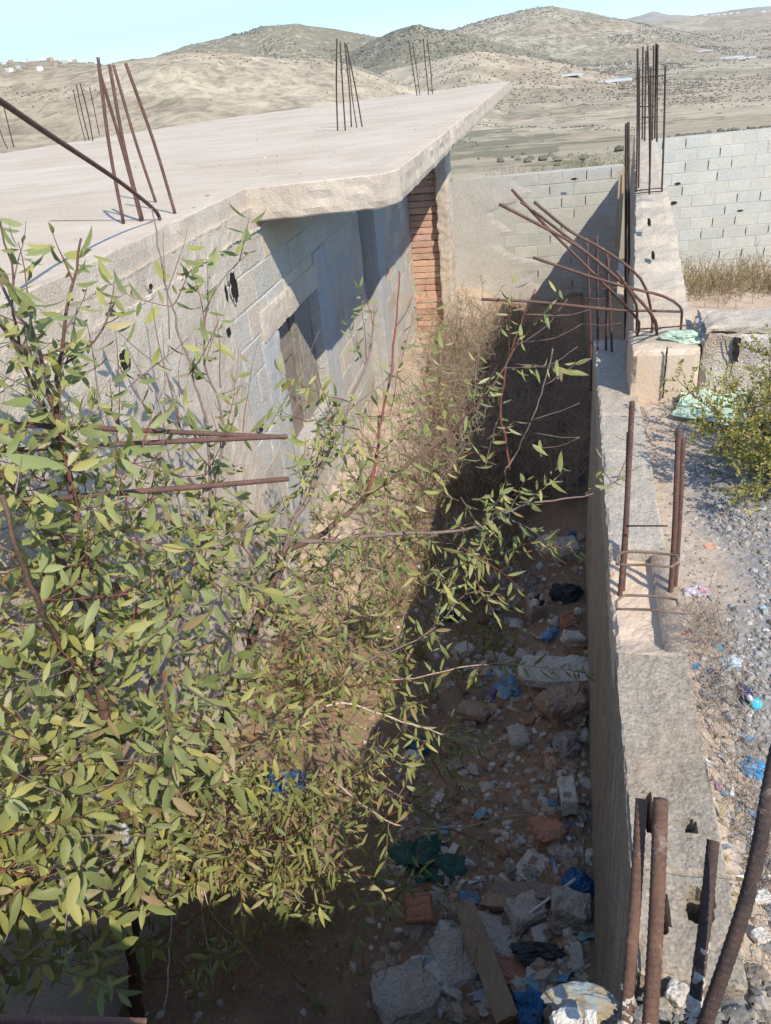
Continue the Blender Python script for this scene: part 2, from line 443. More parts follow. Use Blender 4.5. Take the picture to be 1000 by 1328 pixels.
c = t.mix(t.math('MULTIPLY', t.ramp(t.noise(.0011, 5, .6), [(.48, 0.), (.62, 1.)]), .55), c, (.42, .30, .20))
c = t.mix(.45, c, t.ramp(mid, [(.3, .2), (.7, .8)]), 'OVERLAY')
# scrub: dots whose cover follows the land-cover attribute
d1 = t.noise(.055, 4, .7); d2 = t.noise(.008, 4, .6)
cov = t.math('ADD', t.math('MULTIPLY', a.outputs[0], .30), t.math('MULTIPLY', d2, .18))
dots = t.ramp(t.math('ADD', d1, cov), [(.72, 0.), (.80, 1.)])
gl = t.noise(1, 7, .72, vec=t.pos((.05, .035, .07)), dist=1.2)
c = t.mix(t.math('MULTIPLY', a.outputs[1], .75), c, t.ramp(gl, [(.36, .12), (.58, .66)]), 'OVERLAY')
c = t.mix(t.math('MULTIPLY', dots, .8), c, t.mix(d2, (.11, .115, .065), (.17, .16, .09)))
c = t.mix(t.math('MULTIPLY', a.outputs[1], .2), c, (.50, .41, .29))
hm = t.fin(c, 1., t.bump(mid, .5, 4.), .05)
hills = obj('hills', V, F, hm, smooth=True, tone=np.stack([LW.ravel(), LB.ravel(), 0 * LB.ravel()], 1))
tag(hills, kind='structure')

# scrub growing over the hills and valley, uncountable
ico_v = []; g = (1 + 5 ** .5) / 2
for s1 in (-1, 1):
    for s2 in (-1, 1): ico_v += [(0, s1, s2 * g), (s1, s2 * g, 0), (s2 * g, 0, s1)]
ico_v = np.array(ico_v) / math.hypot(1, g)
ico_f = []
for i in range(12):
    for j in range(i + 1, 12):
        for k in range(j + 1, 12):
            if all(np.linalg.norm(ico_v[p] - ico_v[q]) < 1.1 for p, q in ((i, j), (j, k), (i, k))):
                nn = np.cross(ico_v[j] - ico_v[i], ico_v[k] - ico_v[i])
                ico_f.append((i, j, k) if nn @ ico_v[i] > 0 else (i, k, j))
N1, N2 = 16000, 90000
a_ = np.radians(np.concatenate([rng.uniform(-40, 16, N1), rng.uniform(-30, 12, N2)]))
r_ = np.concatenate([np.exp(rng.uniform(math.log(330), math.log(3400), N1)), rng.uniform(650, 3600, N2)]); N = N1 + N2
sx, sy = r_ * np.sin(a_), r_ * np.cos(a_)
sz, sw, sb = land(sx, sy)
clus = .6 * nfbm(sx / 150, sy / 150, 77, 4) + .4 * nfbm(sx / 500, sy / 500, 78, 3)
keep = rng.random(N) < np.where(np.arange(N) < N1, .10, 1.) * np.clip(.02 + sw * .9, 0, 1) * np.clip((clus - .45) * 9, .03, 1)
sx, sy, sz, r_ = sx[keep], sy[keep], sz[keep], r_[keep]; N = len(sx)
def on_land(u, v):
    d = ray(u, v); h = math.hypot(d[0], d[1]); q = np.geomspace(60, 4000, 500); x, y = d[0] / h * q, d[1] / h * q
    z = land(x, y)[0]; k = np.nonzero(z > d[2] / h * q)[0]; k = k[0] if len(k) else -1; return x[k], y[k]
hx_, hy_ = [], []
for pts, cnt, jt in [([(560, 160), (640, 163), (720, 167), (815, 169)], 130, 4), ([(866, 180), (930, 172), (1010, 166)], 70, 4), ([(600, 182), (660, 190), (760, 205)], 14, 2), ([(640, 205), (700, 207), (815, 200)], 12, 2),
                     ([(580, 128), (700, 132), (815, 138)], 60, 5), ([(660, 105), (740, 92), (820, 88), (900, 84)], 240, 22), ([(870, 138), (1000, 130)], 50, 6), ([(0, 128), (60, 124), (110, 128)], 90, 22), ([(560, 118), (640, 112), (700, 108)], 90, 14)]:
    W_ = [on_land(*p) for p in pts]
    for _ in range(cnt):
        f = random.random() * (len(W_) - 1); k = int(f); f -= k
        hx_.append(W_[k][0] * (1 - f) + W_[k + 1][0] * f + random.gauss(0, jt)); hy_.append(W_[k][1] * (1 - f) + W_[k + 1][1] * f + random.gauss(0, jt))
hx_, hy_ = np.array(hx_), np.array(hy_)
sx = np.concatenate([sx, hx_]); sy = np.concatenate([sy, hy_]); sz = np.concatenate([sz, land(hx_, hy_)[0]]); r_ = np.concatenate([r_, np.hypot(hx_, hy_)]); N = len(sx)
rad = rng.uniform(.6, 1.6, N) * np.clip(r_ / 1300, .5, 1.7)
Vv = (ico_v[None] * (1 + rng.uniform(-.3, .3, (N, 12, 1)))) * rad[:, None, None] * np.array([1.1, 1.1, .75])
Vv = Vv + np.stack([sx, sy, sz + rad * .35], 1)[:, None]
Fi = (np.array(ico_f)[None] + (np.arange(N) * 12)[:, None, None]).reshape(-1, 3)
tn = np.repeat(np.array([.115, .108, .08]) * rng.uniform(.7, 1.6, (N, 1)) * np.array([1, 1, 1]) + rng.uniform(0, .04, (N, 1)) * np.array([1.2, .9, .5]), 12, 0)
t = NT('scrub_leaves'); scm = t.fin(t.attr('tone'), 1., None, .05)
tag(obj('scrub', Vv.reshape(-1, 3), Fi.tolist(), scm, tone=tn), 'dark scrub dotted over the dry hills and valley', 'scrub', kind='stuff')

# ------------------------------------------------------------------ block walls: every block a box with a hollow joint, in one mesh per wall
OJ = []
def block_wall(p0, p1, z0, z1, th=.2, bl=.4, bh=.2, j=.011, holes=(), openings=(), slope=0., jit=.003, skip=None, tones=(.86, 1.06), warm=.05, rec=.007, seed=1):
    """front face = right-hand side of p0->p1 rotated (toward -normal); returns (blocks MB, mortar MB)"""
    rnd = random.Random(seed)
    p0 = Vector((*p0, 0)); p1 = Vector((*p1, 0)); d = p1 - p0; L = d.length; d.normalize()
    nrm = Vector((d.y, -d.x, 0))
    B = MB(); Mo = MB()
    def box(mb, s0, s1, a, b, f, bk, tone=None, c=0.):
        V = []
        for s, off in ((s0, 0), (s1, 0)):
            pass
        e = c
        def pt(s, z, n): return p0 + d * s + nrm * n + Vector((0, 0, z + slope * s))
        fr = [pt(s0 + e, a + e, f), pt(s1 - e, a + e, f), pt(s1 - e, b - e, f), pt(s0 + e, b - e, f)]
        md = [pt(s0, a, f - e), pt(s1, a, f - e), pt(s1, b, f - e), pt(s0, b, f - e)]
        bb = [pt(s0, a, bk), pt(s1, a, bk), pt(s1, b, bk), pt(s0, b, bk)]
        F = [(0, 1, 2, 3)]
        for q in range(4):
            q2 = (q + 1) % 4
            F += [(q + 4, q2 + 4, q2, q), (q + 8, q2 + 8, q2 + 4, q + 4)]
        F.append((11, 10, 9, 8))
        mb.add(fr + md + bb, F, tone)
    rows = int(round((z1 - z0) / bh)); OJ.clear()
    for rI in range(rows):
        zb = z0 + rI * bh
        off = (bl / 2 if rI % 2 else 0) + rnd.uniform(-.02, .02)
        s = -off
        while s < L:
            s0, s1 = max(0, s), min(L, s + bl); s += bl
            segs = [(s0, s1, zb, zb + bh)]
            for (o0, o1, oz0, oz1) in openings:
                ns = []
                for (q0, q1, w0, w1) in segs:
                    if q1 <= o0 or q0 >= o1 or w1 <= oz0 or w0 >= oz1: ns.append((q0, q1, w0, w1)); continue
                    if q0 < o0: ns.append((q0, o0, w0, w1))
                    if q1 > o1: ns.append((o1, q1, w0, w1))
                    m0, m1 = max(q0, o0), min(q1, o1)
                    if w0 < oz0: ns.append((m0, m1, w0, oz0))
                    if w1 > oz1: ns.append((m0, m1, oz1, w1))
                segs = ns
            for (q0, q1, w0, w1) in segs:
                if q1 - q0 < .02 or w1 - w0 < .02: continue
                if skip and skip((q0 + q1) / 2, (w0 + w1) / 2): 
                    box(Mo, q0, q1, w0, w1, -rec, -th + .002, None); continue
                tn = rnd.uniform(*tones); wv = rnd.uniform(-warm, warm)
                f = rnd.uniform(-jit, jit)
                box(B, q0 + j / 2, q1 - j / 2, w0 + j / 2 + rnd.uniform(-.0015, .0015), w1 - j / 2 + rnd.uniform(-.0015, .0015), f, -.03, (tn * (1 + wv), tn, tn * (1 - wv)), .004)
                box(Mo, q0, q1, w0, w1, -rec, -th, None)
                if rnd.random() < .45 and w1 - w0 > .15 and q0 > .05: OJ.append([p0 + d * (q0 + a) + nrm * (.0045 - rec) + Vector((0, 0, z + slope * q0)) for a, z in ((-.006, w0 + rnd.uniform(.02, .08)), (.006, w0 + .03), (.006, w1 - rnd.uniform(.015, .07)), (-.006, w1 - .03))])
    return B, Mo

M_['void'] = simple('dark_joint_hole_shade', (.035, .03, .026), 1, .2, 20, .001, 0)  # near-black for dark joints, and painted shade in holes and openings
def painted_hole(mb_parent, c, nrm, rx, rz, parent, mat, seed=0, name='hole'):
    """a broken-out hollow: ragged rim round a flat dark disc painted as its inner shade"""
    rnd = random.Random(seed); nrm = Vector(nrm).normalized(); c = Vector(c)
    tx = Vector((0, 0, 1)).cross(nrm).normalized(); up = Vector((0, 0, 1))
    n = 26; A = [1 + .35 * mnoise.noise(Vector((2.2 * math.cos(i / 26 * 6.2832), 2.2 * math.sin(i / 26 * 6.2832), seed * 3.3))) + rnd.uniform(-.12, .12) for i in range(26)]
    def ring(k, o): return [c + nrm * o + tx * math.cos(2 * math.pi * i / n) * rx * k * A[i] + up * math.sin(2 * math.pi * i / n) * rz * k * A[i] for i in range(n)]
    V = ring(1.12, .002) + ring(1.0, .005) + ring(.97, -.0)
    F = []
    for a in (0, n):
        for i in range(n): F.append((a + i, a + (i + 1) % n, a + n + (i + 1) % n, a + n + i))
    obj('broken_rim', V, F, mat, parent)
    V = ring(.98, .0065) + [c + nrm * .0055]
    obj(name, V, [(i, (i + 1) % n, n) for i in range(n)], M_['void'], parent)  # flat disc on the face, its dark colour standing in for shade inside

# far wall of the yard (left of the high wall) and the right yard wall
FA, FB = (-2.35, 14.45), (.86, 14.55)
fw = thing('block_wall', 'grey concrete block wall across the far end of the trench, smeared with render at its left', 'wall', (-.7, 14.5, -4.2))
zt = -1.80
def fskip(s, z): return s < 1.55 + .35 * math.sin(z * 3) + .15 * math.sin(z * 11)
b, m = block_wall(FA, FB, zt - 2.8, zt, skip=fskip, slope=.012, seed=3, rec=.004, tones=(.92, 1.05), warm=.03)
b.obj('blocks', M_['block'], fw); m.obj('mortar', M_['mortar'], fw)
obj('open_joints', [v for q in OJ for v in q], [(4 * i, 4 * i + 1, 4 * i + 2, 4 * i + 3) for i in range(len(OJ))], M_['void'], fw)
dd = Vector((FB[0] - FA[0], FB[1] - FA[1], 0)).normalized()
def fpl(p, q):
    ex = p[0] - (1.55 + .35 * math.sin(p[2] * 3) + .15 * math.sin(p[2] * 11) + .2 * fbm(Vector((p[2] * 4, 1, 1))))
    if ex > -.25: q = Vector((q[0] - max(0, ex), q[1] + .02 * sm(-.25, .0, ex), q[2]))
    return q
Mx = Matrix.Translation((FA[0], FA[1], 0)) @ Matrix(((dd.x, -dd.y, 0, 0), (dd.y, dd.x, 0, 0), (.012, 0, 1, 0), (0, 0, 0, 1)))
Vp, Fp = rough_box((0, -.012, zt - 2.8), (2.1, .0, zt - .015), .07, .004, 6, Mx, 4, fpl)
obj('render_coat', Vp, Fp, M_['plaster'], fw)
painted_hole(None, PY(745, 232, 14.34), (0, -1, 0), .05, .018, fw, M_['mortar'], 2)

RA, RB = (1.2, 15.9), (9.0, 16.7)
rw = thing('block_wall', 'grey concrete block wall closing the lower yard at the right, dry grass along its foot', 'wall', (4, 16.2, -4.0))
b, m = block_wall(RA, RB, -4.15, -1.55, slope=.004, seed=9, tones=(.93, 1.05), j=.013, rec=.004, warm=.03)
b.obj('blocks', M_['block'], rw); m.obj('mortar', M_['mortar'], rw)
obj('open_joints', [v for q in OJ for v in q], [(4 * i, 4 * i + 1, 4 * i + 2, 4 * i + 3) for i in range(len(OJ))], M_['void'], rw)
rn = Vector((RB[1] - RA[1], -(RB[0] - RA[0]), 0))
def on_right(u, v, out=.012):
    n = rn.normalized(); r = Vector(ray(u, v)); q = Vector((RA[0], RA[1], 0)); return r * (q.dot(n) / r.dot(n)) + n * out * .4
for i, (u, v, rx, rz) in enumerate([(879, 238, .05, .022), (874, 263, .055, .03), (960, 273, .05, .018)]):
    painted_hole(None, on_right(u, v), rn, rx, rz, rw, M_['mortar'], 10 + i)

# ------------------------------------------------------------------ the long low concrete wall beside the trench
W0, W1, WT = .165, .37, -1.6
lw = thing('concrete_wall', 'long low concrete wall with rusty starter bars, between the trench and the gravel', 'wall', (.27, 2.8, -3.5))
HOLES = [(PZ(842, 1052, WT), .011, .055), (PZ(897, 1071, WT), .011, .016), (PZ(858, 1178, WT), .017, .052), (PZ(908, 1172, WT), .027, .045)]
def wfn(p, q):
    if p[2] > WT - .001:
        for c, rx, ry in HOLES:
            e = ((p[0] - c.x) / rx) ** 2 + ((p[1] - c.y) / ry) ** 2 + .5 * mnoise.noise(p * 60)
            if e < 1: return Vector((p[0] * .9 + c.x * .1, p[1] * .9 + c.y * .1, q[2] - .15))
        for yj in (1.17, 2.9, 3.3, 3.72, 4.15, 4.5):
            if abs(p[1] - yj) < .007: q = Vector((q[0], q[1], q[2] - .006))
        q = q + Vector((0, 0, .012 * fbm(Vector((p[0] * 6, p[1] * 3, 0)))))
    return q
Vn, Fn = rough_box((W0, .93, -1.80), (W1, 1.9, WT), .0068, .0016, 34, None, 1, wfn, .009)
Vl, Fl = rough_box((W0 + .001, .935, -3.9), (W1 - .001, 4.895, -1.79), .035, .003, 20, None, 7)
Vf, Ff = rough_box((W0, 2.5, -1.80), (W1, 4.9, WT), .014, .0022, 26, None, 2, wfn, .009)
Vm, Fm = rough_box((W0 + .003, 1.88, -1.80), (W1 - .003, 2.52, WT - .065), .015, .006, 20, None, 3, lambda p, q: Vector((q[0], q[1], q[2] + (.055 * sm(2.05, 1.88, p[1]) if p[2] > WT - .09 else 0))), .01)
obj('block_top', Vn, Fn, M_['wallnear'], lw); obj('wall_top', Vf, Ff, M_['wall'], lw)
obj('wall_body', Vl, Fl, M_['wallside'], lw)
mb = MB(); mb.add(Vm, Fm); mb.obj('column_pocket', M_['orange'], lw)

def bar(pts, r, parent, mat='rust', name='rebar', ribs=None, n=7, step=.06):
    path = spline(pts, step) if not ribs else spline(pts, ribs / 6)
    V, F = tube(path, r, n if not ribs else 18, True, ribs)
    return obj(name, V, F, M_[mat], parent, smooth=True)
# near bars at the wall's end
for (a, b_, r, m, bend) in [((811, 1326, 1.55), (832, 1036, 1.49), .0098, 'rusto', 0), ((842, 1345, 1.56), (857, 1036, 1.45), .0122, 'rusto', 0),
                            ((899, 1316, 1.55), (925, 1090, 1.52), .0100, 'rustd', 0)]:
    p, q = P(*a), P(*b_); o_ = bar([p - (q - p) * .1, p, (p + q) / 2 + Vector((.002, 0, 0)), q], r, lw, m, ribs=.0125)
    kk = .16 if r < .0099 else .42 if m == 'rustd' else .10
    pth = [p.lerp(q, -.05 + (kk + .05) * i / 40) + Vector((.002, 0, 0)) * (1 - abs(1 - 2 * (kk * i / 40))) for i in range(41)]
    V, F = tube(pth, r, 14); V = [pth[min(40, i // 14)] + (v - pth[min(40, i // 14)]) * (.90 + .42 * fbm(v * 55, 3) + .22 * (1 - (i // 14) / 40)) for i, v in enumerate(V)]; obj('cement_crust', V, F, M_['chunk'], o_)
p, q = P(912, 1335, 1.52), P(1012, 960, 1.36); bar([p - (q - p) * .1, p, p.lerp(q, .5) + Vector((.012, 0, 0)), q, q + (q - p) * .35 + Vector((.02, 0, 0))], .0112, lw, 'rustd', ribs=.0125)
# pairs of bars in the pocket
for (u0, v0, u1, v1, r) in [(802, 800, 820, 521, .0085), (806, 792, 816, 561, .0082), (867, 806, 880, 557, .0085), (872, 798, 886, 569, .0085)]:
    p = PZ(u0, v0, WT - .16); q = PY(u1, v1, p.y + .005)
    bar([p, p.lerp(q, .5) + Vector((.004, 0, 0)), q], r, lw, 'rust', ribs=.012)
def tie(pts, parent, r=.003, mat='tie', name='stirrup'): 
    V, F = tube(spline(pts, .03), r, 5); return obj(name, V, F, M_[mat], parent, smooth=True)
for v0, dv in ((732, 0), (790, 1)):
    A = P(800, v0, 2.44); B = P(871, v0 + 3, 2.42)
    tie([A, A.lerp(B, .3) + Vector((0, .01, -.006)), A.lerp(B, .7) + Vector((0, -.004, .006)), B, B + Vector((.02, .06, 0)), A + Vector((.02, .07, .0)), A], lw, .0042)
A = P(812, 682, 2.62); B = P(866, 682, 2.6); tie([A, A.lerp(B, .5), B], lw, .003, 'rustd')

# ------------------------------------------------------------------ the higher wall that continues it, with column starter bars
hw = thing('concrete_wall', 'taller bleached concrete wall beyond the low one, column bars rising from its top', 'wall', (.6, 8, -4))
def hx(y): return .325 + .062 * (y - 4.0)
def hfn(p, q):
    y = p[1]; x = hx(y) + q[0] * (1. if y > 6 else 1 + .35 * (6 - y) / 2)
    if True:
        top = -1.36 + .34 * sm(4.0, 6.3, y) if y < 6.3 else -1.02
        st = math.floor((y - 4.0) / .36) ; fr = ((y - 4.0) / .36) - st
        if y < 6.2: top += .035 * (.5 - fr)
        if y > 11.9: top = -1.7
        f = (p[2] + 4.3) / 3.3
        if f > .99 and abs(fr - .02) < .03 and y < 6.3: top -= .012
        z = -4.3 + (top + 4.3) * f + (q[2] - p[2]) * 1.5
    return Vector((x, q[1], z))
Vh, Fh = rough_box((0, 4.0, -4.3), (.245, 14.5, -1.0), .05, .007, 11, None, 5, hfn, .012)
obj('wall_body', Vh, Fh, M_['high'], hw)
# small dark joints on the ramp
for (u, v, s) in [(842, 288, .035), (847, 331, .03), (850, 371, .05), (853, 404, .05)]:
    c = PZ(u, v, -1.36 + .34 * sm(4., 6.3, PZ(u, v, -1.2).y)) + Vector((0, 0, .012))
    V, F = rough_box((-.006, -s * 1.4, -.03), (.006, s * 1.4, .004), .01, .003, 90, Matrix.Translation(c), 3)
    obj('open_joint', V, F, M_['void'], hw)
# stub block in front (orange stained end) = end of the high wall
Vs, Fs = rough_box((.325, 3.96, -1.75), (.655, 4.32, -1.36), .025, .0015, 12, None, 6, None, .015)
obj('pillar_stub', Vs, Fs, M_['orange'], hw)
c0 = PY(863, 475, 3.95)
V, F = rough_box((-.004, -.006, -.17), (.004, .0, .10), .012, .003, 60, Matrix.Translation(c0), 2); obj('open_joint', V, F, M_['void'], hw)
# bent bars on the stub
bent = [[(825, 437), (829, 418), (800, 385), (745, 330), (700, 285), (664, 246)],
        [(852, 437), (846, 410), (818, 378), (770, 335), (720, 295), (676, 262)],
        [(846, 416), (838, 375), (820, 350), (780, 322), (740, 300), (693, 262)],
        [(884, 414), (882, 398), (860, 384), (820, 374), (770, 360), (692, 334)],
        [(882, 404), (842, 403), (800, 402), (740, 396), (690, 391), (625, 388)],
        [(852, 433), (850, 416), (835, 395), (800, 360), (750, 320), (700, 292), (648, 265)],
        [(826, 420), (824, 392), (800, 352)],]
for i, ps in enumerate(bent):
    n = len(ps); pts = [P(u, v, 4.45 - .55 * k / (n - 1) - (.05 * i if k else 0)) for k, (u, v) in enumerate(ps)]
    if i != 4: pts = [pts[0] - Vector((0, 0, .07))] + pts
    bar(pts, .0068, hw, 'rust')
tie([P(826, 427, 4.4), P(870, 424, 4.38), P(905, 420, 4.36)], hw, .004, 'rust')
# upright bars in the trench beside it (low column)
for (u0, v0, u1, v1) in [(766, 447, 761, 309), (775, 420, 774, 306), (793, 443, 787, 326), (786, 430, 789, 335)]:
    bar([P(u0, v0 + 60, 5.0), P(u0, v0, 4.9), P(u1, v1, 4.6)], .0075, hw, 'rust')
for (a, b_) in [((754, 373), (800, 373)), ((756, 420), (806, 419)), ((757, 386), (795, 385))]:
    tie([P(*a, 4.75), P((a[0] + b_[0]) / 2, a[1] + 2, 4.75), P(*b_, 4.75)], hw, .0035, 'rust')
# first and second column starter bars
c1 = [(825, 255, 827, 63), (842, 260, 844, 87), (858, 257, 863, 84), (828, 250, 829, 88), (843, 245, 840, 60)]
for (u0, v0, u1, v1) in c1:
    p = PZ(u0, v0, -1.06); q = PY(u1, v1, p.y); bar([p, p.lerp(q, .5) + Vector((.004, 0, 0)), q], .0075, hw, 'rustd', n=5)
for (u0, v0, u1, v1) in [(833, 186, 834, 60), (836, 188, 838, 66), (846, 186, 848, 59), (849, 184, 851, 56), (852, 184, 853, 57)]:
    p = PZ(u0, v0, -1.06); q = PY(u1, v1, p.y); bar([p, p.lerp(q, .5), q], .010, hw, 'rustd', n=5)
for (y, us) in ((251, (824, 859)), (101, (824, 864)), (247, (826, 860))):
    tie([PY(us[0], y, 6.3), PY((us[0] + us[1]) / 2, y - 2, 6.3), PY(us[1], y - 3, 6.25)], hw, .004, 'rustd')
for (y, us) in ((152, (832, 851)), (138, (830, 850))):
    tie([PY(us[0], y, 10.4), PY(us[1], y, 10.4)], hw, .007, 'rustd')
# dark rods against its left face, and yellow formwork boards left on it
for (u0, v0, u1, v1, y) in [(811, 440, 812, 160, 7.6), (816, 440, 815, 158, 7.4)]:
    bar([PY(u0, v0, y), PY(u1, v1, y)], .011, hw, 'rustd', n=6)
for i, (u, v0, v1) in enumerate([(804, 222, 322), (809, 216, 324), (817, 212, 300)]):
    A, B = PY(u, v0, 7.8), PY(u, v1, 7.8)
    V, F = rough_box((-.008, -.008, B.z), (.008, .008, A.z), .05, .003, 9, Matrix.Translation((A.x, A.y, 0)), i)
    obj('formwork_board', V, F, M_['form'], hw)

# retaining wall that holds the gravel terrace, running right from the stub
rt = thing('retaining_wall', 'low cracked concrete retaining wall running right from the orange stub, behind the green sheet', 'wall', (1.8, 4.2, -1.6))
def rfn(p, q): return Vector((q[0], q[1], q[2] + (.02 * fbm(Vector((p[0] * 5, p[1] * 8, 2))) if p[2] > -1.4 else 0)))
V, F = rough_box((.66, 3.98, -1.9), (3.6, 4.36, -1.30), .03, .012, 14, None, 8, rfn, .02)
obj('wall_body', V, F, M_['chunk'], rt)
V, F = rough_box((.67, 4.0, -1.30), (3.6, 4.34, -1.265), .04, .014, 9, None, 9, None, .02)
obj('coping', V, F, M_['high'], rt)
c0 = PY(955, 453, 3.97); V, F = rough_box((-.014, -.006, -.06), (.014, .003, .06), .012, .008, 40, Matrix.Translation(c0), 1); obj('hole', V, F, M_['void'], rt)  # dark plate on the face, painted as the shade in the hole
V, F = tube([PY(940, 440, 3.965), PY(944, 460, 3.965), PY(950, 470, 3.965), PY(946, 490, 3.965)], .003, 4); obj('crack', V, F, M_['void'], rt)

# terrace edge under the photographer, and an unseen parapet added to shade the trench
te = MB(); te.add(*rough_box((-4, .42, -3.9), (.17, .58, -1.68), .06, .01, 8, None, 11, None, .03)); te.add(*rough_box((-4, .08, -3.9), (1.2, .28, -.98), .07, .01, 8, None, 12, None, .03)); te = (te.V, te.F)
tag(obj('retaining_wall', te[0], te[1], M_['chunk'], loc=(-2, .5, -3.6)), 'rough concrete terrace edge plus an unseen parapet added to shade the trench', 'wall')

# ------------------------------------------------------------------ the unfinished house
def xw(y): return -1.93 - .04 * (y - 4.8)
house = thing('unfinished_house', 'unfinished grey block house with a flat concrete roof slab and rusty starter bars', 'house', (-5, 8, -3.6))
poly = [(xw(.6) - .01, .6), (xw(2.2) + .0, 2.2), (-1.95, 4.8), (-1.13, 4.96), (-1.055, 5.2), (-1.085, 6.4), (-1.52, 22.2), (-4.05, 19.4), (-7.0, 16.2), (-8.5, 11.1), (-13, 7), (-13, .6)]
ring = []
for i in range(len(poly)):
    a, b_ = Vector((*poly[i], 0)), Vector((*poly[(i + 1) % len(poly)], 0)); k = max(1, int((b_ - a).length / .045)) if i < 6 else max(1, int((b_ - a).length / .2))
    for j in range(k): ring.append(a.lerp(b_, j / k))
cen = Vector((-4, 8, 0)); n = len(ring)
V = []; levels = [(-.548, .012), (-.556, .002), (-.60, 0), (-.65, .002), (-.70, -.002), (-.738, .004), (-.748, .014)]
for lz, ins in levels:
    for p in ring:
        o = (p - cen).normalized()
        d = .006 * fbm(Vector((p.x * 7, p.y * 7, lz * 20)), 3) + .010 * max(0, mnoise.noise(Vector((p.x * 12, p.y * 12, lz * 6))) - .15) * (1 if p.y > 5 else .5) + (.05 * max(0, mnoise.noise(Vector((p.x * 3, p.y * 3, lz * 9))) - .32) if p.y > 5.6 and -.73 < lz < -.58 else 0)
        ch = .045 * max(0, mnoise.noise(Vector((p.x * 4, p.y * 4, 7))) - .22) * (1 if lz > -.57 else .35 if lz > -.61 or lz < -.73 else 0)
        d += ch
        V.append((p.x - o.x * (ins + d * 1.6), p.y - o.y * (ins + d * 1.6), lz + .004 * mnoise.noise(p * 6)))
F = [tuple(range(n))[::-1]]
F[0] = tuple(range(n))
for l in range(len(levels) - 1):
    for i in range(n): F.append((l * n + i, (l + 1) * n + i, (l + 1) * n + (i + 1) % n, l * n + (i + 1) % n))
F.append(tuple(range((len(levels) - 1) * n, len(levels) * n))[::-1])
mi = [0] + [1] * (len(F) - 1)
obj('roof_slab', V, F, [M_['slab'], M_['edge']], house, mi=mi)
# patches of knocked-out concrete along the far slab edge
for i, (u, v, s) in enumerate([(600, 172, .10), (626, 150, .14), (643, 134, .16), (569, 205, .07), (585, 188, .07)]):
    pass
# ring beam under the slab at the near side
def bfn(p, q): return Vector((xw(p[1]) + q[0] + .006 * fbm(Vector((p[1] * 6, p[2] * 8, 4))), q[1], q[2] + (.010 * fbm(Vector((p[1] * 3.5, 0, 8))) if p[2] < -.78 else 0)))
V, F = rough_box((-.2, .6, -.79), (.006, 4.9, -.66), .03, .003, 20, None, 3, bfn, .0)
for i, q in enumerate(V):
    pass
obj('ring_beam', V, F, M_['edge'], house)
def lipf(p, q): 
    w = .5 + .5 * mnoise.noise(Vector((p[1] * 7, 2, 2))) + .35 * mnoise.noise(Vector((p[1] * 25, 1, 1)))
    return Vector((xw(p[1]) + q[0] * max(.15, w), q[1], q[2] + .012 * fbm(Vector((p[1] * 4, 7, 7)))))
V, F = rough_box((0.0, .6, -.797), (.030, 5.1, -.783), .012, .004, 40, None, 4, lipf); obj('mortar_lip', V, F, M_['tan'], house)
V, F = rough_box((0.0, .6, -.667), (.014, 4.75, -.657), .014, .003, 40, None, 5, lipf); obj('mortar_lip', V, F, M_['edge'], house)
V, F = rough_box((-.2, 4.9, -.99), (.004, 11.4, -.75), .05, .005, 10, None, 13, bfn); obj('ring_beam', V, F, M_['edge'], house)
# block wall, opening with a board
S0 = .6
def S(y): return (y - S0) * math.hypot(1, .04)
A0, A1 = (xw(S0), S0), (xw(11.25), 11.25)
ops = [(S(4.9), S(5.56), -2.45, -1.45), (S(5.56), S(6.0), -2.42, -1.45), (S(7.85), S(8.18), -3.2, -.8)]
b, m = block_wall(A0, A1, -3.99, -.79, .2, openings=ops, j=.012, jit=.006, tones=(.84, 1.05), warm=.06, rec=.004, seed=21)
# p0->p1 runs along +Y, its right-hand side faces the trench
b.obj('block_wall', M_['hblock'], house); m.obj('mortar', M_['plaster'], house)
V, F = rough_box((-.02, .6, -3.9), (.013, 3.72, -.795), .04, .004, 9, None, 31, lambda p, q: Vector((xw(p[1]) + q[0], q[1], q[2]))); obj('render_coat', V, F, M_['tan'], house)
def atw(lo, hi, mat, name, step=.03, amp=.005, sc=14, seed=0, edge=.006):
    V, F = rough_box(lo, hi, step, amp, sc, None, seed, lambda p, q: Vector((xw(p[1]) + q[0], q[1], q[2])), edge); return obj(name, V, F, mat, house)
atw((-.15, 3.72, -3.9), (.016, 4.14, -.80), M_['tan'], 'column', .04, .006)
atw((-.15, 4.6, -1.46), (.018, 6.05, -1.27), M_['tan'], 'lintel', .03, .006, 12, 2)
atw((-.17, 5.56, -2.43), (-.075, 6.0, -1.455), M_['wallside'], 'infill', .04, .004)  # plaster infill, overhang shade put into its darker colour
atw((-.17, 6.0, -3.9), (.012, 6.42, -1.2), M_['pier'], 'cement_pier', .04, .004, 10, 3)
atw((-.17, 4.55, -3.9), (.010, 4.9, -1.45), M_['pier'], 'cement_pier', .04, .004, 10, 4)
atw((-.19, 7.83, -3.6), (-.10, 8.2, -.8), M_['brown'], 'recess', .06, .004)
atw((-.1, 8.18, -4.), (.10, 8.5, -.76), M_['pier'], 'pilaster', .05, .005, 10, 7)
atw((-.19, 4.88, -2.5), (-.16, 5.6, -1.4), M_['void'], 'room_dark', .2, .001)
def brd(p, q): return Vector((xw(p[1]) + q[0] - .13, q[1], q[2] - .06 - (.20 * (5.56 - p[1]) if p[2] > -1.6 else 0)))
V, F = rough_box((-.02, 4.93, -2.44), (.012, 5.5, -1.475), .04, .003, 9, None, 8, brd, .004); sb_ = obj('shutter_board', V, F, M_['board'], house)
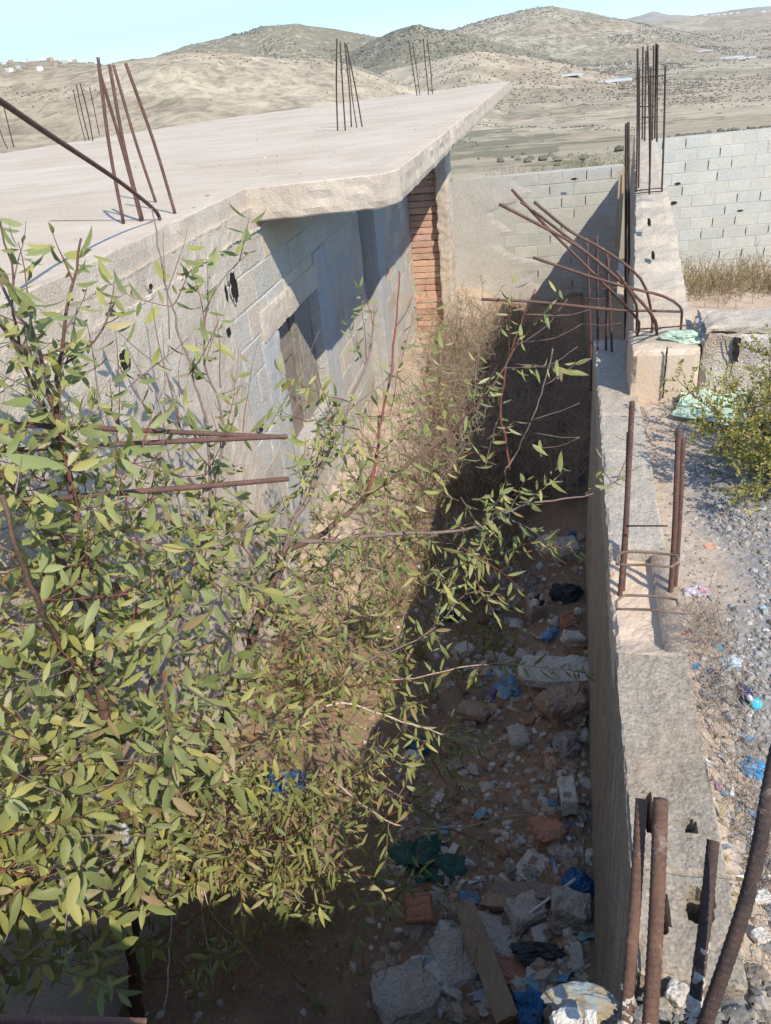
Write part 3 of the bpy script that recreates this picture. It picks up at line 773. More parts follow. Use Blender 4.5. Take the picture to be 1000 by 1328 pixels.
for z_ in (-1.78, -2.25):
    V, F = rough_box((.012, 4.95, z_ - .035), (.030, 5.48, z_ + .035), .03, .002, 12, None, 3, lambda p, q: Vector((xw(p[1]) + q[0] - .13, q[1], q[2])), .003); obj('batten', V, F, M_['board'], sb_)
V, F = rough_box((.012, 5.205, -2.44), (.0135, 5.213, -1.60), .05, .001, 12, None, 3, lambda p, q: Vector((xw(p[1]) + q[0] - .13, q[1], q[2])), 0); obj('board_joint', V, F, M_['void'], sb_)
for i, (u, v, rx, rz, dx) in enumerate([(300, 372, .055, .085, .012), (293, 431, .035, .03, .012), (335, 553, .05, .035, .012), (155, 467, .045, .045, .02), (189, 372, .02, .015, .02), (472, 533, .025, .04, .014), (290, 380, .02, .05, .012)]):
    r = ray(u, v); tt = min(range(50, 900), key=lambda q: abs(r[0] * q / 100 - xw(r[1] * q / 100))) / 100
    c = Vector(r * tt); c.x = xw(c.y) + dx; painted_hole(None, c, (1, .04, 0), rx, rz, house, M_['plaster'], 40 + i)
# red brick return wall and pier at the far end
xb0 = xw(11.2) + .0
B = MB(); rnd = random.Random(5)
z = -4.25; k = 0
while z < -.8:
    x = xb0 - .02
    while x < -1.78:
        x0, x1 = max(xb0, x), min(-1.78, x + .62); x += .63
        if x1 - x0 < .03: continue
        tn = rnd.uniform(.82, 1.12); y0 = 11.19 + rnd.uniform(-.008, .008); zz = z + rnd.uniform(-.004, .004)
        V, F = rough_box((x0, y0, zz), (x1 - .006, 11.3, zz + .080), .04, .004, 30, None, k, None, .003)
        B.add(V, F, (tn, tn * rnd.uniform(.94, 1.05), tn))
    z += .088; k += 1
B.obj('brick_panel', M_['redbrick'], house)
V, F = rough_box((xb0 - .05, 11.23, -4.2), (-1.785, 11.4, -.8), .1, .003, 10); obj('brick_mortar', V, F, M_['redfrag'], house)
V, F = rough_box((-1.78, 11.08, -4.3), (-1.61, 11.45, -.76), .03, .010, 12, None, 3, None, .012); obj('corner_pier', V, F, M_['tan'], house)
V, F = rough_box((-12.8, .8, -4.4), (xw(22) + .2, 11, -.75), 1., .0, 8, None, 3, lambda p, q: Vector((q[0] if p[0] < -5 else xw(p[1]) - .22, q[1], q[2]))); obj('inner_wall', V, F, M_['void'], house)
V, F = rough_box((-6.5, 11.3, -5.5), (-2.45, 16.0, -.75), 1., .0, 8, None, 3); obj('rear_wall', V, F, M_['block' if 0 else 'plaster'], house)
# starter bars on the roof
for (u0, v0, u1, v1, r) in [(161, 290, 127, 74, .0085), (184, 287, 130, 96, .008), (186, 286, 142, 84, .0085), (203, 262, 147, 84, .0085), (228, 277, 163, 82, .0085),
                            (438, 168, 437, 50, .009), (448, 168, 441, 54, .009), (456, 163, 447, 55, .009), (470, 163, 449, 57, .009), (463, 164, 452, 76, .007),
                            (541, 122, 530, 52, .011), (545, 122, 535, 55, .009), (556, 121, 549, 50, .011), (561, 120, 554, 51, .011),
                            (116, 180, 99, 110, .009), (121, 181, 104, 108, .009), (129, 172, 116, 112, .008), (111, 181, 95, 116, .007), (18, 188, 5, 138, .009), (10, 190, 0, 168, .008)]:
    p = PZ(u0, v0 + 3, -.56); q = PY(u1, v1, p.y); k = random.uniform(-.012, .012)
    bar([p, p.lerp(q, .5) + Vector((k, k, 0)), q], r, house, 'rustd' if v0 < 200 else 'rust', n=6)
p0 = PZ(208, 290, -.56); pp = [p0, P(206, 280, 4.35), P(196, 268, 4.2), P(150, 232, 3.75), P(60, 172, 3.0), P(0, 131, 2.6), P(-60, 95, 2.3)]
bar(pp, .0095, house, 'rust', n=8)
V, F = tube([PZ(65, 286, -.543), PZ(130, 285.5, -.543), PZ(198, 285, -.543)], .0022, 5); obj('wire', V, F, M_['tie'], house)
# loose bars jutting out of the near wall
bar([P(-190, 548, 2.1), P(-60, 548, 2.25), P(75, 553, 2.35), P(220, 560, 2.5), P(369, 567, 2.65)], .0078, house, 'rust', ribs=.012)
bar([P(-190, 606, 2.1), P(-60, 592, 2.25), P(60, 581, 2.35), P(220, 573, 2.5), P(372, 566, 2.64)], .0078, house, 'rust', ribs=.012)
bar([P(-190, 670, 2.0), P(-20, 655, 2.2), P(150, 640, 2.4), P(260, 631, 2.5), P(374, 621, 2.62)], .0085, house, 'rust', ribs=.012)
bb = bar([P(-60, 1321, 1.86), P(60, 1324, 1.82), P(190, 1327, 1.8)], .0085, None, 'rust', ribs=.012)
tag(bb, 'short rusty rod lying along the bottom left edge', 'steel rod')

# ------------------------------------------------------------------ trees
LT = [(.0, .0), (.16, .62), (.42, 1.0), (.72, .72), (1., 0.)]
def leaf_mesh(L):
    """L: list of (base, dir, side, length, width, curl, tone)"""
    V = []; F = []; T = []
    for (p, d, s, l, w, cu, tn) in L:
        nrm = d.cross(s); b = len(V)
        def mid(t): return p + d * (l * t) + nrm * (-cu * l * t * t)
        V.append(mid(0))
        for t, k in LT[1:4]:
            m = mid(t); V += [m, m + s * (w * k * .5) + nrm * (w * .13 * k), m - s * (w * k * .5) + nrm * (w * .13 * k)]
        V.append(mid(1))
        F += [(b, b + 1, b + 2), (b, b + 3, b + 1), (b + 1, b + 4, b + 5, b + 2), (b + 1, b + 3, b + 6, b + 4), (b + 4, b + 7, b + 8, b + 5), (b + 4, b + 6, b + 9, b + 7), (b + 7, b + 10, b + 8), (b + 7, b + 9, b + 10)]
        T += [tn] * 11
    return V, F, T
def rv(): 
    while True:
        v = Vector((random.uniform(-1, 1), random.uniform(-1, 1), random.uniform(-1, 1)))
        if .05 < v.length < 1: return v.normalized()
def leaf_tone(dry=.04, yel=.10):
    k = random.random(); s = random.uniform(.75, 1.2)
    if k < dry: c = random.choice([(.46, .33, .17), (.50, .40, .24), (.30, .15, .08), (.24, .11, .06)])
    elif k < dry + yel: c = random.choice([(.36, .33, .07), (.44, .38, .11)])
    elif k < .52 + dry: c = (.16, .19, .048)
    elif k < .78: c = (.26, .27, .06)
    else: c = (.27, .29, .115)
    return tuple(x * s for x in c)
def grow_leaves(L, path, sp=.024, size=(.05, .085), wr=(.26, .34), dry=.04, yel=.1, droop=.45, start=.12, prob=.9):
    tot = sum((path[i + 1] - path[i]).length for i in range(len(path) - 1)); d = start * tot; ang = random.uniform(0, 6.28); acc = 0; i = 0
    while d < tot and i < len(path) - 1:
        seg = (path[i + 1] - path[i]).length
        if acc + seg < d: acc += seg; i += 1; continue
        t = (path[i + 1] - path[i]).normalized(); p = path[i].lerp(path[i + 1], (d - acc) / max(seg, 1e-6))
        n = t.orthogonal().normalized(); ang += 2.4; rad = n * math.cos(ang) + t.cross(n) * math.sin(ang)
        if random.random() < prob:
            dr = (t * random.uniform(.2, .8) + rad * random.uniform(.5, 1) + Vector((0, 0, -droop * random.uniform(.3, 1.5))) + rv() * .25).normalized()
            up = Vector((.25, -.35, .9)) + rv() * .55
            s = dr.cross(up)
            if s.length > .1:
                l = random.uniform(*size); l = l * random.uniform(.75, 1.05)
                L.append((p + dr * .006, dr, s.normalized() * 1.0, l, l * random.uniform(*wr), random.uniform(-.2, .75), leaf_tone(dry, yel)))
        d += sp * random.uniform(.6, 1.5)
def twig_path(p, d, ln, bend=.25, up=.15, k=7):
    out = [p]; d = d.normalized()
    for i in range(k):
        d = (d + rv() * bend * .4 + Vector((0, 0, up * .3))).normalized(); out.append(out[-1] + d * (ln / k))
    return out
def wiggle(path, a=.008):
    return [p + Vector((fbm(p * 9), fbm(p * 9 + Vector((5, 5, 5))), fbm(p * 9 + Vector((9, 1, 4))))) * a for p in path]

class Tree:
    def __init__(s, name, label, cat, base, group=None):
        s.root = thing(name, label, cat, base, group); s.tw = MB(); s.red = MB(); s.L = []; s.mixed = name == 'fruit_tree'
    def stem(s, px, r0, r1, mat='bark', name='branch', twigs=0, tl=(.15, .4), leaf=None, tipleaf=True, wig=.012):
        pts = [P(*q) if len(q) == 3 else Vector(q[0]) for q in px]
        path = wiggle(spline(pts, .04), wig); n = len(path)
        rad = [(r0 + (r1 - r0) * (i / (n - 1)) ** .8) * (1 + .08 * mnoise.noise(path[i] * 20)) for i in range(n)]
        V, F = tube(path, rad, 8 if r0 > .008 else 6); obj(name, V, F, M_[mat], s.root, smooth=True)
        for _ in range(twigs):
            i = random.randint(n // 5, n - 2); t = (path[i + 1] - path[i]).normalized()
            dr = t * random.uniform(.3, 1) + rv() * .9 + Vector((0, 0, .25))
            s.twig(path[i], dr, random.uniform(*tl), leaf)
        if leaf and tipleaf: grow_leaves(s.L, path[n // 2:], **leaf)
        return path
    def twig(s, p, dr, ln, leaf=None, r=None, bend=.3, up=.15):
        path = twig_path(p, dr, ln, bend, up); r = r or random.uniform(.0016, .0030)
        V, F = tube(path, [r * (1 - .65 * i / 7) for i in range(8)], 4, False)
        (s.red if s.mixed and random.random() < .45 else s.tw).add(V, F)
        if leaf: grow_leaves(s.L, path, **leaf)
        return path
    def cloud(s, cx, cy, rx, ry, d0, d1, N, ln=(.15, .34), leaf=None, up=.2, dirb=(0, 0, .3), bare=0.):
        for _ in range(N):
            a = random.uniform(0, 6.283); q = math.sqrt(random.random())
            p = P(cx + rx * q * math.cos(a), cy + ry * q * math.sin(a), random.uniform(d0, d1))
            s.twig(p, rv() + Vector(dirb), random.uniform(*ln), leaf if random.random() >= bare else None, up=up)
    def done(s):
        if s.tw.V: s.tw.obj('twigs', M_['greybark'], s.root, smooth=True)
        if s.red.V: s.red.obj('shoots', M_['redshoot'], s.root, smooth=True)
        V, F, T = leaf_mesh(s.L); obj('foliage', V, F, M_['leaf'], s.root, smooth=True, tone=np.array(T))

gA = G(176, 1320)
LF = dict(sp=.022, size=(.040, .096), wr=(.25, .40), dry=.09, yel=.16)
LS = dict(sp=.022, size=(.038, .09), wr=(.17, .28), dry=.11, yel=.18, droop=.7)
ta = Tree('fruit_tree', 'bushy fruit tree with broad pale leaves filling the lower left, torn plastic on it', 'tree', gA, 'fruit trees in the trench')
base = gA - Vector((0, 0, .08))
ta.stem([(base,), (175, 1285, gA.length * .965), (173, 1235, 3.72), (172, 1170, 3.30), (165, 1090, 2.95), (150, 1000, 2.70), (130, 900, 2.52), (116, 790, 2.45), (106, 700, 2.42)], .030, .013, 'bark', 'trunk', 14, (.2, .4), LF, False)
ta.stem([(172, 1175, 3.32), (200, 1120, 3.2), (235, 1085, 3.1)], .013, .006, 'greybark', 'branch', 4, (.2, .4), LF)
ta.stem([(118, 800, 2.45), (60, 690, 2.3), (10, 625, 2.15), (-60, 560, 2.1)], .012, .007, 'bark', 'branch', 10, (.2, .35), LF)
ta.stem([(112, 760, 2.44), (95, 640, 2.36), (60, 500, 2.3), (20, 440, 2.28), (-30, 390, 2.3)], .011, .005, 'bark', 'branch', 8, (.15, .3), LF)
ta.stem([(106, 700, 2.42), (76, 560, 2.38), (84, 430, 2.36), (95, 350, 2.36), (103, 306, 2.38)], .010, .003, 'bark', 'branch', 5, (.12, .25), LF, True)
ta.stem([(70, 560, 2.37), (34, 470, 2.32), (15, 390, 2.3), (12, 340, 2.3), (0, 290, 2.3)], .006, .0022, 'bark', 'branch', 4, (.1, .25), LF, False)
ta.stem([(76, 520, 2.37), (45, 440, 2.3), (20, 410, 2.25), (0, 360, 2.25), (-20, 320, 2.2)], .006, .003, 'greybark', 'branch', 4, (.1, .25), LF, False)
ta.stem([(87, 470, 2.36), (120, 440, 2.4), (150, 395, 2.45)], .004, .002, 'bark', 'branch', 2, (.1, .2), LF, True)
ta.stem([(0, 640, 2.0), (40, 760, 2.1), (90, 860, 2.4), (140, 960, 2.65)], .006, .009, 'bark', 'branch', 8, (.15, .35), LF)
ta.stem([(150, 1000, 2.70), (215, 845, 2.75), (262, 720, 2.8), (270, 560, 2.85), (222, 400, 3.0), (205, 320, 3.05), (195, 268, 3.1)], .010, .0024, 'greybark', 'branch', 10, (.15, .35), LF, False)
ta.stem([(215, 845, 2.75), (262, 700, 2.8), (290, 560, 2.85), (265, 460, 2.9), (270, 400, 2.95), (310, 340, 3.0), (330, 325, 3.0)], .008, .002, 'greybark', 'branch', 8, (.12, .3), LF, False)
ta.stem([(140, 960, 2.66), (80, 980, 2.5), (20, 1010, 2.4), (-40, 1040, 2.3)], .009, .004, 'bark', 'branch', 8, (.2, .35), LF)
ta.stem([(165, 1090, 2.95), (100, 1080, 2.75), (50, 1120, 2.65), (20, 1200, 2.7)], .008, .003, 'bark', 'branch', 8, (.15, .35), LF)
for (u, v, u2, v2, d) in [(20, 640, 25, 590, 1.75), (40, 470, 38, 430, 2.2), (220, 440, 222, 300, 2.95), (150, 620, 165, 430, 2.6), (205, 620, 232, 420, 2.8), (130, 520, 110, 420, 2.45), (315, 560, 318, 440, 2.9), (345, 560, 420, 430, 2.95), (250, 480, 300, 420, 2.95), (235, 560, 190, 400, 2.8)]:
    p, q = P(u, v, d), P(u2, v2, d + .05); ta.twig(p, q - p, (q - p).length, LS if random.random() < .5 else None, .0028, .2, .05)
ta.cloud(70, 640, 130, 90, 2.1, 2.6, 28, leaf=LF)
ta.cloud(60, 500, 110, 90, 2.2, 2.6, 7, leaf=LF)
ta.cloud(130, 790, 200, 120, 2.1, 2.9, 58, leaf=LF)
ta.cloud(110, 930, 190, 120, 2.1, 2.9, 62, leaf=LF)
ta.cloud(60, 1060, 150, 110, 2.2, 3.0, 58, leaf=LF)
ta.cloud(40, 1190, 90, 80, 2.5, 3.1, 26, leaf=LF, up=-.2)
ta.cloud(55, 1240, 80, 70, 2.6, 3.0, 16, leaf=LF, up=-.3)
ta.cloud(100, 820, 130, 220, 2.4, 2.9, 70, (.25, .5), None, up=.4)
ta.cloud(120, 900, 170, 190, 2.6, 3.1, 34, leaf=dict(LF, dry=.85))
ta.cloud(200, 560, 110, 110, 2.6, 3.2, 20, leaf=LS, bare=.35)
ta.cloud(250, 700, 110, 100, 2.6, 3.2, 26, leaf=LF)
for (u, v, l, w, a, tn) in [(38, 603, .115, .038, (1, .1, -.45), (.25, .29, .10)), (62, 605, .10, .034, (.8, .2, -.5), (.22, .26, .10)), (150, 345, .06, .016, (.8, .2, -.45), (.30, .28, .08)), (130, 357, .055, .013, (.9, .1, -.25), (.18, .22, .08)), (220, 700, .08, .028, (.3, .2, .6), (.34, .36, .09))]:
    d = Vector(a).normalized(); s = d.cross(Vector((.2, -.4, .9))).normalized(); ta.L.append((P(u - 30, v - 14, 2.0 if v > 500 else 2.38), d, s, l, w, .15, tn))
ta.done()

gB = G(236, 1150)
tb = Tree('fruit_tree', 'slender fruit tree with narrow drooping leaves, branches reaching to the low wall', 'tree', gB, 'fruit trees in the trench')
tb.stem([(gB - Vector((0, 0, .08)),), (247, 1085, 3.75), (262, 1010, 3.45), (290, 940, 3.2), (322, 840, 3.05), (350, 760, 3.0), (368, 715, 3.0)], .020, .015, 'bark', 'trunk', 8, (.2, .4), LS, False)
tb.stem([(366, 722, 3.0), (385, 670, 2.98), (405, 630, 3.0), (440, 560, 3.1), (465, 500, 3.2), (482, 440, 3.25), (487, 395, 3.3)], .011, .003, 'greybark', 'branch', 10, (.15, .4), LS, False)
tb.stem([(368, 715, 3.0), (420, 690, 3.02), (480, 640, 3.1), (560, 580, 3.25), (610, 535, 3.4), (645, 490, 3.5), (672, 440, 3.55)], .013, .0035, 'bark', 'branch', 12, (.2, .45), LS, False)
tb.stem([(478, 641, 3.1), (486, 600, 3.1), (500, 530, 3.12), (511, 450, 3.15), (517, 352, 3.18)], .008, .003, 'redshoot', 'branch', 2, (.1, .2), None, False)
tb.stem([(380, 700, 3.0), (450, 700, 3.0), (520, 690, 3.05), (600, 688, 3.15), (680, 656, 3.25), (730, 648, 3.3), (775, 636, 3.35), (832, 603, 3.4)], .010, .0022, 'greybark', 'branch', 9, (.15, .3), LS, False)
tb.stem([(330, 830, 3.06), (372, 720, 3.0), (390, 640, 3.0), (415, 560, 3.1), (440, 520, 3.15)], .006, .002, 'greybark', 'branch', 8, (.15, .3), LS)
tb.stem([(262, 1010, 3.46), (340, 970, 3.4), (410, 925, 3.35), (455, 870, 3.3), (490, 850, 3.3)], .011, .005, 'greybark', 'branch', 6, (.2, .4), LS)
tb.stem([(410, 925, 3.35), (440, 910, 3.4), (520, 935, 3.5), (580, 955, 3.5), (625, 968, 3.5)], .006, .002, 'palestem', 'branch', 6, (.15, .3), LS)
tb.stem([(412, 930, 3.35), (450, 985, 3.5), (500, 1020, 3.6), (560, 1060, 3.65), (660, 1110, 3.7)], .006, .002, 'greybark', 'branch', 6, (.15, .3), LS)
tb.stem([(455, 870, 3.3), (540, 830, 3.4), (580, 800, 3.4), (605, 770, 3.4), (650, 770, 3.4)], .005, .002, 'greybark', 'branch', 6, (.12, .3), LS)
tb.stem([(490, 880, 3.35), (560, 875, 3.5), (620, 862, 3.6), (700, 866, 3.7), (760, 872, 3.8)], .004, .0015, 'drystem', 'branch', 3, (.12, .2), LS)
tb.stem([(420, 1000, 3.5), (500, 1062, 3.5), (580, 1075, 3.55), (650, 1060, 3.6), (757, 1045, 3.6)], .005, .002, 'drystem', 'branch', 3, (.1, .2), None)
tb.stem([(250, 1085, 3.8), (258, 1140, 3.75), (265, 1200, 3.7), (278, 1282, 3.6)], .004, .002, 'palestem', 'branch', 0, (.1, .2), None)
tb.stem([(252, 1120, 3.8), (275, 1180, 3.75), (340, 1255, 3.8)], .003, .0015, 'palestem', 'branch', 0, (.1, .2), None)
tb.stem([(222, 1155, 3.6), (220, 1230, 3.5), (213, 1320, 3.4)], .004, .0025, 'palestem', 'branch', 0, (.1, .2), None)
LD = dict(LS, dry=.22, yel=.2)
tb.cloud(400, 760, 120, 90, 2.75, 3.3, 27, leaf=LS)
tb.cloud(520, 740, 100, 80, 2.9, 3.5, 27, leaf=LS, dirb=(0, 0, -.1), up=-.05)
tb.cloud(640, 690, 90, 55, 3.1, 3.5, 13, leaf=LS, dirb=(0, 0, -.5), up=-.25)
tb.cloud(350, 870, 110, 80, 2.9, 3.4, 23, leaf=LS)
tb.cloud(480, 860, 110, 60, 3.1, 3.6, 20, leaf=LD)
tb.cloud(450, 1000, 130, 80, 3.3, 3.9, 24, leaf=LD, dirb=(0, 0, -.1))
tb.cloud(540, 960, 90, 60, 3.4, 3.8, 8, leaf=LD)
tb.cloud(380, 1090, 130, 60, 3.4, 3.9, 52, leaf=LS)
tb.cloud(260, 1040, 120, 100, 3.0, 3.6, 40, leaf=LS)
tb.cloud(540, 600, 110, 70, 3.2, 3.8, 20, leaf=LS, bare=.4)
tb.cloud(430, 600, 70, 80, 3.0, 3.3, 22, (.1, .25), LS, bare=.3)
tb.cloud(290, 1010, 130, 70, 3.5, 3.9, 20, leaf=LD, up=-.1)
tb.cloud(310, 1080, 120, 60, 3.4, 3.9, 24, (.2, .42), LD, bare=.25)
tb.cloud(300, 1110, 150, 60, 3.6, 4.0, 40, (.2, .4), LD, bare=.4)
tb.cloud(330, 1180, 190, 70, 3.5, 3.9, 30, (.2, .45), LD, bare=.3, up=-.05)
tb.cloud(180, 1230, 130, 60, 3.4, 3.8, 16, (.2, .45), None)
ta.cloud(90, 1180, 90, 60, 2.8, 3.3, 14, leaf=LF, up=-.2)
tb.cloud(300, 1200, 200, 70, 3.6, 3.9, 12, (.2, .4), LS, bare=.4)
for (u, v, u2, v2, d) in [(475, 470, 478, 385, 3.2), (560, 560, 585, 430, 3.4), (500, 690, 505, 570, 3.1), (560, 640, 610, 560, 3.3), (505, 540, 530, 440, 3.2), (545, 520, 560, 400, 3.4), (580, 600, 640, 470, 3.4), (520, 470, 548, 350, 3.3)]:
    p, q = P(u, v, d), P(u2, v2, d + .05); tb.twig(p, q - p, (q - p).length, LS, .0026, .2, .05)
tb.done()

gC = G(668, 640)
tc = Tree('sapling', 'nearly bare reddish sapling with few long leaves before the shaded far wall', 'tree', gC)
tc.stem([(gC,), (655, 620, 4.5), (668, 590, 4.3), (692, 540, 4.15), (706, 500, 4.1), (716, 452, 4.05)], .010, .004, 'greybark', 'trunk', 0, (.2, .3), None, False)
tc.stem([(660, 610, 4.45), (650, 520, 4.3), (664, 452, 4.2), (680, 410, 4.15), (693, 375, 4.1)], .008, .004, 'redshoot', 'branch', 0, (.15, .3), None, False)
for px in [[(690, 545, 4.15), (720, 535, 4.1), (752, 523, 4.05)], [(694, 562, 4.18), (725, 567, 4.1), (752, 566, 4.05)], [(690, 582, 4.2), (725, 578, 4.1), (752, 566, 4.05)],
           [(664, 452, 4.2), (700, 430, 4.1), (737, 388, 4.05)], [(668, 472, 4.2), (710, 474, 4.1), (750, 450, 4.05)], [(678, 445, 4.2), (720, 438, 4.1), (756, 420, 4.05)], [(680, 408, 4.15), (740, 408, 4.1), (790, 392, 4.05)], [(706, 500, 4.1), (735, 480, 4.05), (765, 465, 4.0)]]:
    tc.stem(px, .0045, .0018, 'greybark', 'branch', 0, (.1, .2), None, False, .006)
for (u, v, a, l) in [(722, 478, (0, 0, -1), .10), (735, 492, (.9, .1, -.3), .11), (700, 582, (0, 0, -1), .09), (690, 588, (.8, 0, -.7), .1), (675, 432, (0, 0, -1), .09), (745, 485, (.8, .1, .3), .09)]:
    d = Vector(a).normalized(); s = d.cross(Vector((.3, -.8, .3))).normalized(); tc.L.append((P(u, v - 12, 4.07), d, s, l, l * .24, .3, (.34, .38, .12)))
tc.done()

# evergreen broom at the right edge
gS = G(1034, 628)
ts = Tree('shrub', 'dense yellow-green shrub at the right edge, leaning over the green sheet', 'shrub', gS)
for k in range(34):
    a = rv(); a.z = abs(a.z) + .25; p = gS + Vector((random.uniform(-.05, .15), random.uniform(-.05, .25), 0))
    path = ts.twig(p, a, random.uniform(.3, .58), None, .005, .2, .1)
    for _ in range(26):
        q = random.choice(path[2:]); tp = ts.twig(q, rv() + a * .8, random.uniform(.06, .18), None, .0016)
        for w in tp[1:]:
            for _ in range(3):
                d = (rv() + a * .6).normalized(); s = d.cross(rv()).normalized(); l = random.uniform(.012, .026)
                ts.L.append((w, d, s, l, l * .38, .1, random.choice([(.28, .28, .055), (.40, .34, .055), (.18, .20, .05), (.48, .36, .08)])))
ts.done()

# ------------------------------------------------------------------ dry weeds in the trench, straw by the walls (uncountable)
def weeds(N, place, h, mat, name, label, cat, thick=.0016, branch=4, bend=.35, spikes=False):
    mb = MB()
    for _ in range(N):
        p = place()
        if p is None: continue
        hh = random.uniform(*h); path = twig_path(p, Vector((random.uniform(-.5, .5), random.uniform(-.5, .5), 1)), hh, bend, .05, 5)
        V, F = tube(path, [thick, thick, thick * .9, thick * .8, thick * .6, thick * .4], 3, False); mb.add(V, F)
        for _ in range(branch):
            q = random.choice(path[1:]); pt = twig_path(q, rv() + Vector((0, 0, .4)), hh * random.uniform(.15, .4), .4, 0, 3)
            V, F = tube(pt, [thick * .7, thick * .6, thick * .5, thick * .3], 3, False); mb.add(V, F)
    return tag(mb.obj(name, M_[mat], smooth=True), label, cat, kind='stuff')
def pl(u0, u1, v0, v1, xmax=.15, xmin=-9):
    def f():
        p = G(random.uniform(u0, u1), random.uniform(v0, v1)); return p if xmin < p.x < xmax else None
    return f
weeds(1500, pl(565, 760, 450, 660), (.3, .85), 'drystem', 'dry_weeds', 'tangle of dry brown weeds standing in the shaded end of the trench', 'weeds', .0030, 7)
weeds(700, pl(470, 690, 520, 820), (.2, .5), 'browns', 'dry_weeds', 'brown dry weeds under the reaching branches in mid trench', 'weeds', .002, 5)
weeds(620, pl(560, 720, 425, 620), (.2, .6), 'browns', 'dry_weeds', 'pale dry weeds at the sunlit foot of the far wall', 'weeds', .0032, 6)
weeds(260, pl(20, 640, 960, 1310), (.08, .35), 'drystem', 'dry_twigs', 'thin dry twigs littering the dark trench floor under the trees', 'twigs', .0017, 3, .8)
weeds(200, pl(640, 758, 680, 1150), (.06, .25), 'drystem', 'dry_twigs', 'thin dry twigs among the rubble along the low wall', 'twigs', .0015, 3, .9)
def strip():
    y = random.uniform(.95, 2.2); return Vector((random.uniform(.385, .50 + .05 * random.random()), y, gz(.45, y)))
weeds(420, strip, (.03, .12), 'drystem', 'dry_weeds', 'low brown weeds along the foot of the low wall beside the gravel', 'weeds', .0011, 4, .9)
weeds(900, lambda: Vector((random.uniform(1.6, 5.2), random.gauss(14.9, .5), -3.98)), (.15, .55), 'straw', 'dry_grass', 'dry yellow grass at the foot of the right block wall', 'grass', .006, 3, .5)

LG = []; mbg = MB(); LW0 = dict(sp=.03, size=(.04, .08), wr=(.2, .3), dry=.3, yel=.2, droop=.3)
for _ in range(150):
    u, v = random.uniform(560, 690), random.uniform(400, 640); p = G(u, v)
    path = twig_path(p, rv() * .6 + Vector((0, 0, .9)), random.uniform(.3, .7), .4, .05); V, F = tube(path, .003, 3, False); mbg.add(V, F); grow_leaves(LG, path, **LW0)
LW_ = dict(sp=.02, size=(.035, .07), wr=(.2, .32), dry=.12, yel=.12, droop=.2)
for _ in range(300):
    u, v = random.uniform(300, 670), random.uniform(600, 930); p = G(u, v)
    if p.x > -.25: continue
    path = twig_path(p, rv() * .7 + Vector((0, 0, .9)), random.uniform(.1, .35), .4, .05); V, F = tube(path, .002, 3, False); mbg.add(V, F); grow_leaves(LG, path, **LW_)
b0 = len(mbg.V); V, F, T = leaf_mesh(LG); tw = [(.16, .11, .07)] * b0; mbg.add(V, F)
tag(obj('weeds', mbg.V, mbg.F, M_['leaf'], smooth=True, tone=np.array(tw + list(T))), 'leafy green weeds covering the lit trench floor beneath the branches', 'weeds', kind='stuff')

# pale thistles
for i, (u, v, hgt, lab) in enumerate([(636, 610, .62, 'pale dry thistle, leftmost of three in front of the shaded trench'), (662, 570, .6, 'pale dry thistle between two others, below the reaching bent bars'), (698, 560, .62, 'whitish spiky thistle beside the reddish sapling')]):
    p = G(u, v); mb = MB()
    for _ in range(5):
        path = twig_path(p, Vector((random.uniform(-.25, .25), random.uniform(-.2, .2), 1)), hgt * random.uniform(.7, 1.15), .2, .05, 9)
        V, F = tube(path, [.003] * 5 + [.002] * 5, 4, False); mb.add(V, F)
        for q in path[3:]:
            for _ in range(5):
                pt = [q, q + rv() * .03, q + rv() * .045]; V, F = tube(pt, [.003, .0025, .001], 3, False); mb.add(V, F)
    tag(mb.obj('dry_thistle', M_['palestem'], loc=p, smooth=True), lab, 'thistle', 'dry thistles')

# ------------------------------------------------------------------ gravel and crushed rubble (uncountable)
def stones(N, place, size, name, label, tones, seed=0):
    r = np.random.default_rng(seed); V = []; F = []; T = []
    k = 0
    for _ in range(N):
        p = place()
        if p is None: continue
        s = random.uniform(*size) * (1.9 if random.random() < .08 else 1)
        a = ico_v * (1 + r.uniform(-.28, .28, (12, 1))) * s * np.array([1, r.uniform(.55, 1), r.uniform(.45, .8)])
        q = r.uniform(0, 6.28); c_, s_ = math.cos(q), math.sin(q)
        a = a @ np.array([[c_, -s_, 0], [s_, c_, 0], [0, 0, 1]])
        V.append(a + np.array(p) + np.array([0, 0, s * .08])); F += [(i + k, j + k, l + k) for i, j, l in ico_f]; k += 12
        tn = np.array(random.choice(tones)) * random.uniform(.75, 1.2); T += [tn] * 12
    t = NT(name + '_stone'); c = t.mix(.4, t.attr('tone'), t.ramp(t.noise(120, 4, .7), [(.3, .2), (.7, .8)]), 'OVERLAY'); m = t.fin(c, .95, t.bump(t.noise(180, 3), .5, .003), .15)
    return tag(obj(name, np.concatenate(V), F, m, tone=np.array(T)), label, 'gravel' if 'gravel' in name else 'rubble', kind='stuff')
GREY = [(.29, .28, .255), (.36, .345, .315), (.22, .212, .195), (.32, .295, .255), (.27, .23, .185)]
def gr():
    y = .95 + 3.1 * random.random() ** 1.7; x = .40 + 1.3 * random.random() ** 1.2
    if fbm(Vector((x * 3, y * 3, 1))) * .25 + x < .50 + .035 * y and random.random() < .93: return None
    return (x, y, gz(x, y))
stones(19000, gr, (.004, .012), 'gravel', 'grey crushed gravel spread to the right of the low wall', GREY, 1)
def gr2():
    x = random.uniform(.0, .8); y = random.uniform(.55, 1.0 if x > .38 else .90 if x > .14 else .80)
    h = .05 * sm(-.08, .1, x); return (x, y, gz(max(.3, x), y) - .02 + h * .5 - .05 * sm(.1, -.1, x))
stones(4200, gr2, (.004, .0125), 'gravel', 'loose grey gravel heaped around the near rusty bars', [(.21, .195, .175), (.27, .25, .225), (.17, .158, .14), (.31, .265, .21), (.23, .19, .15)], 2)
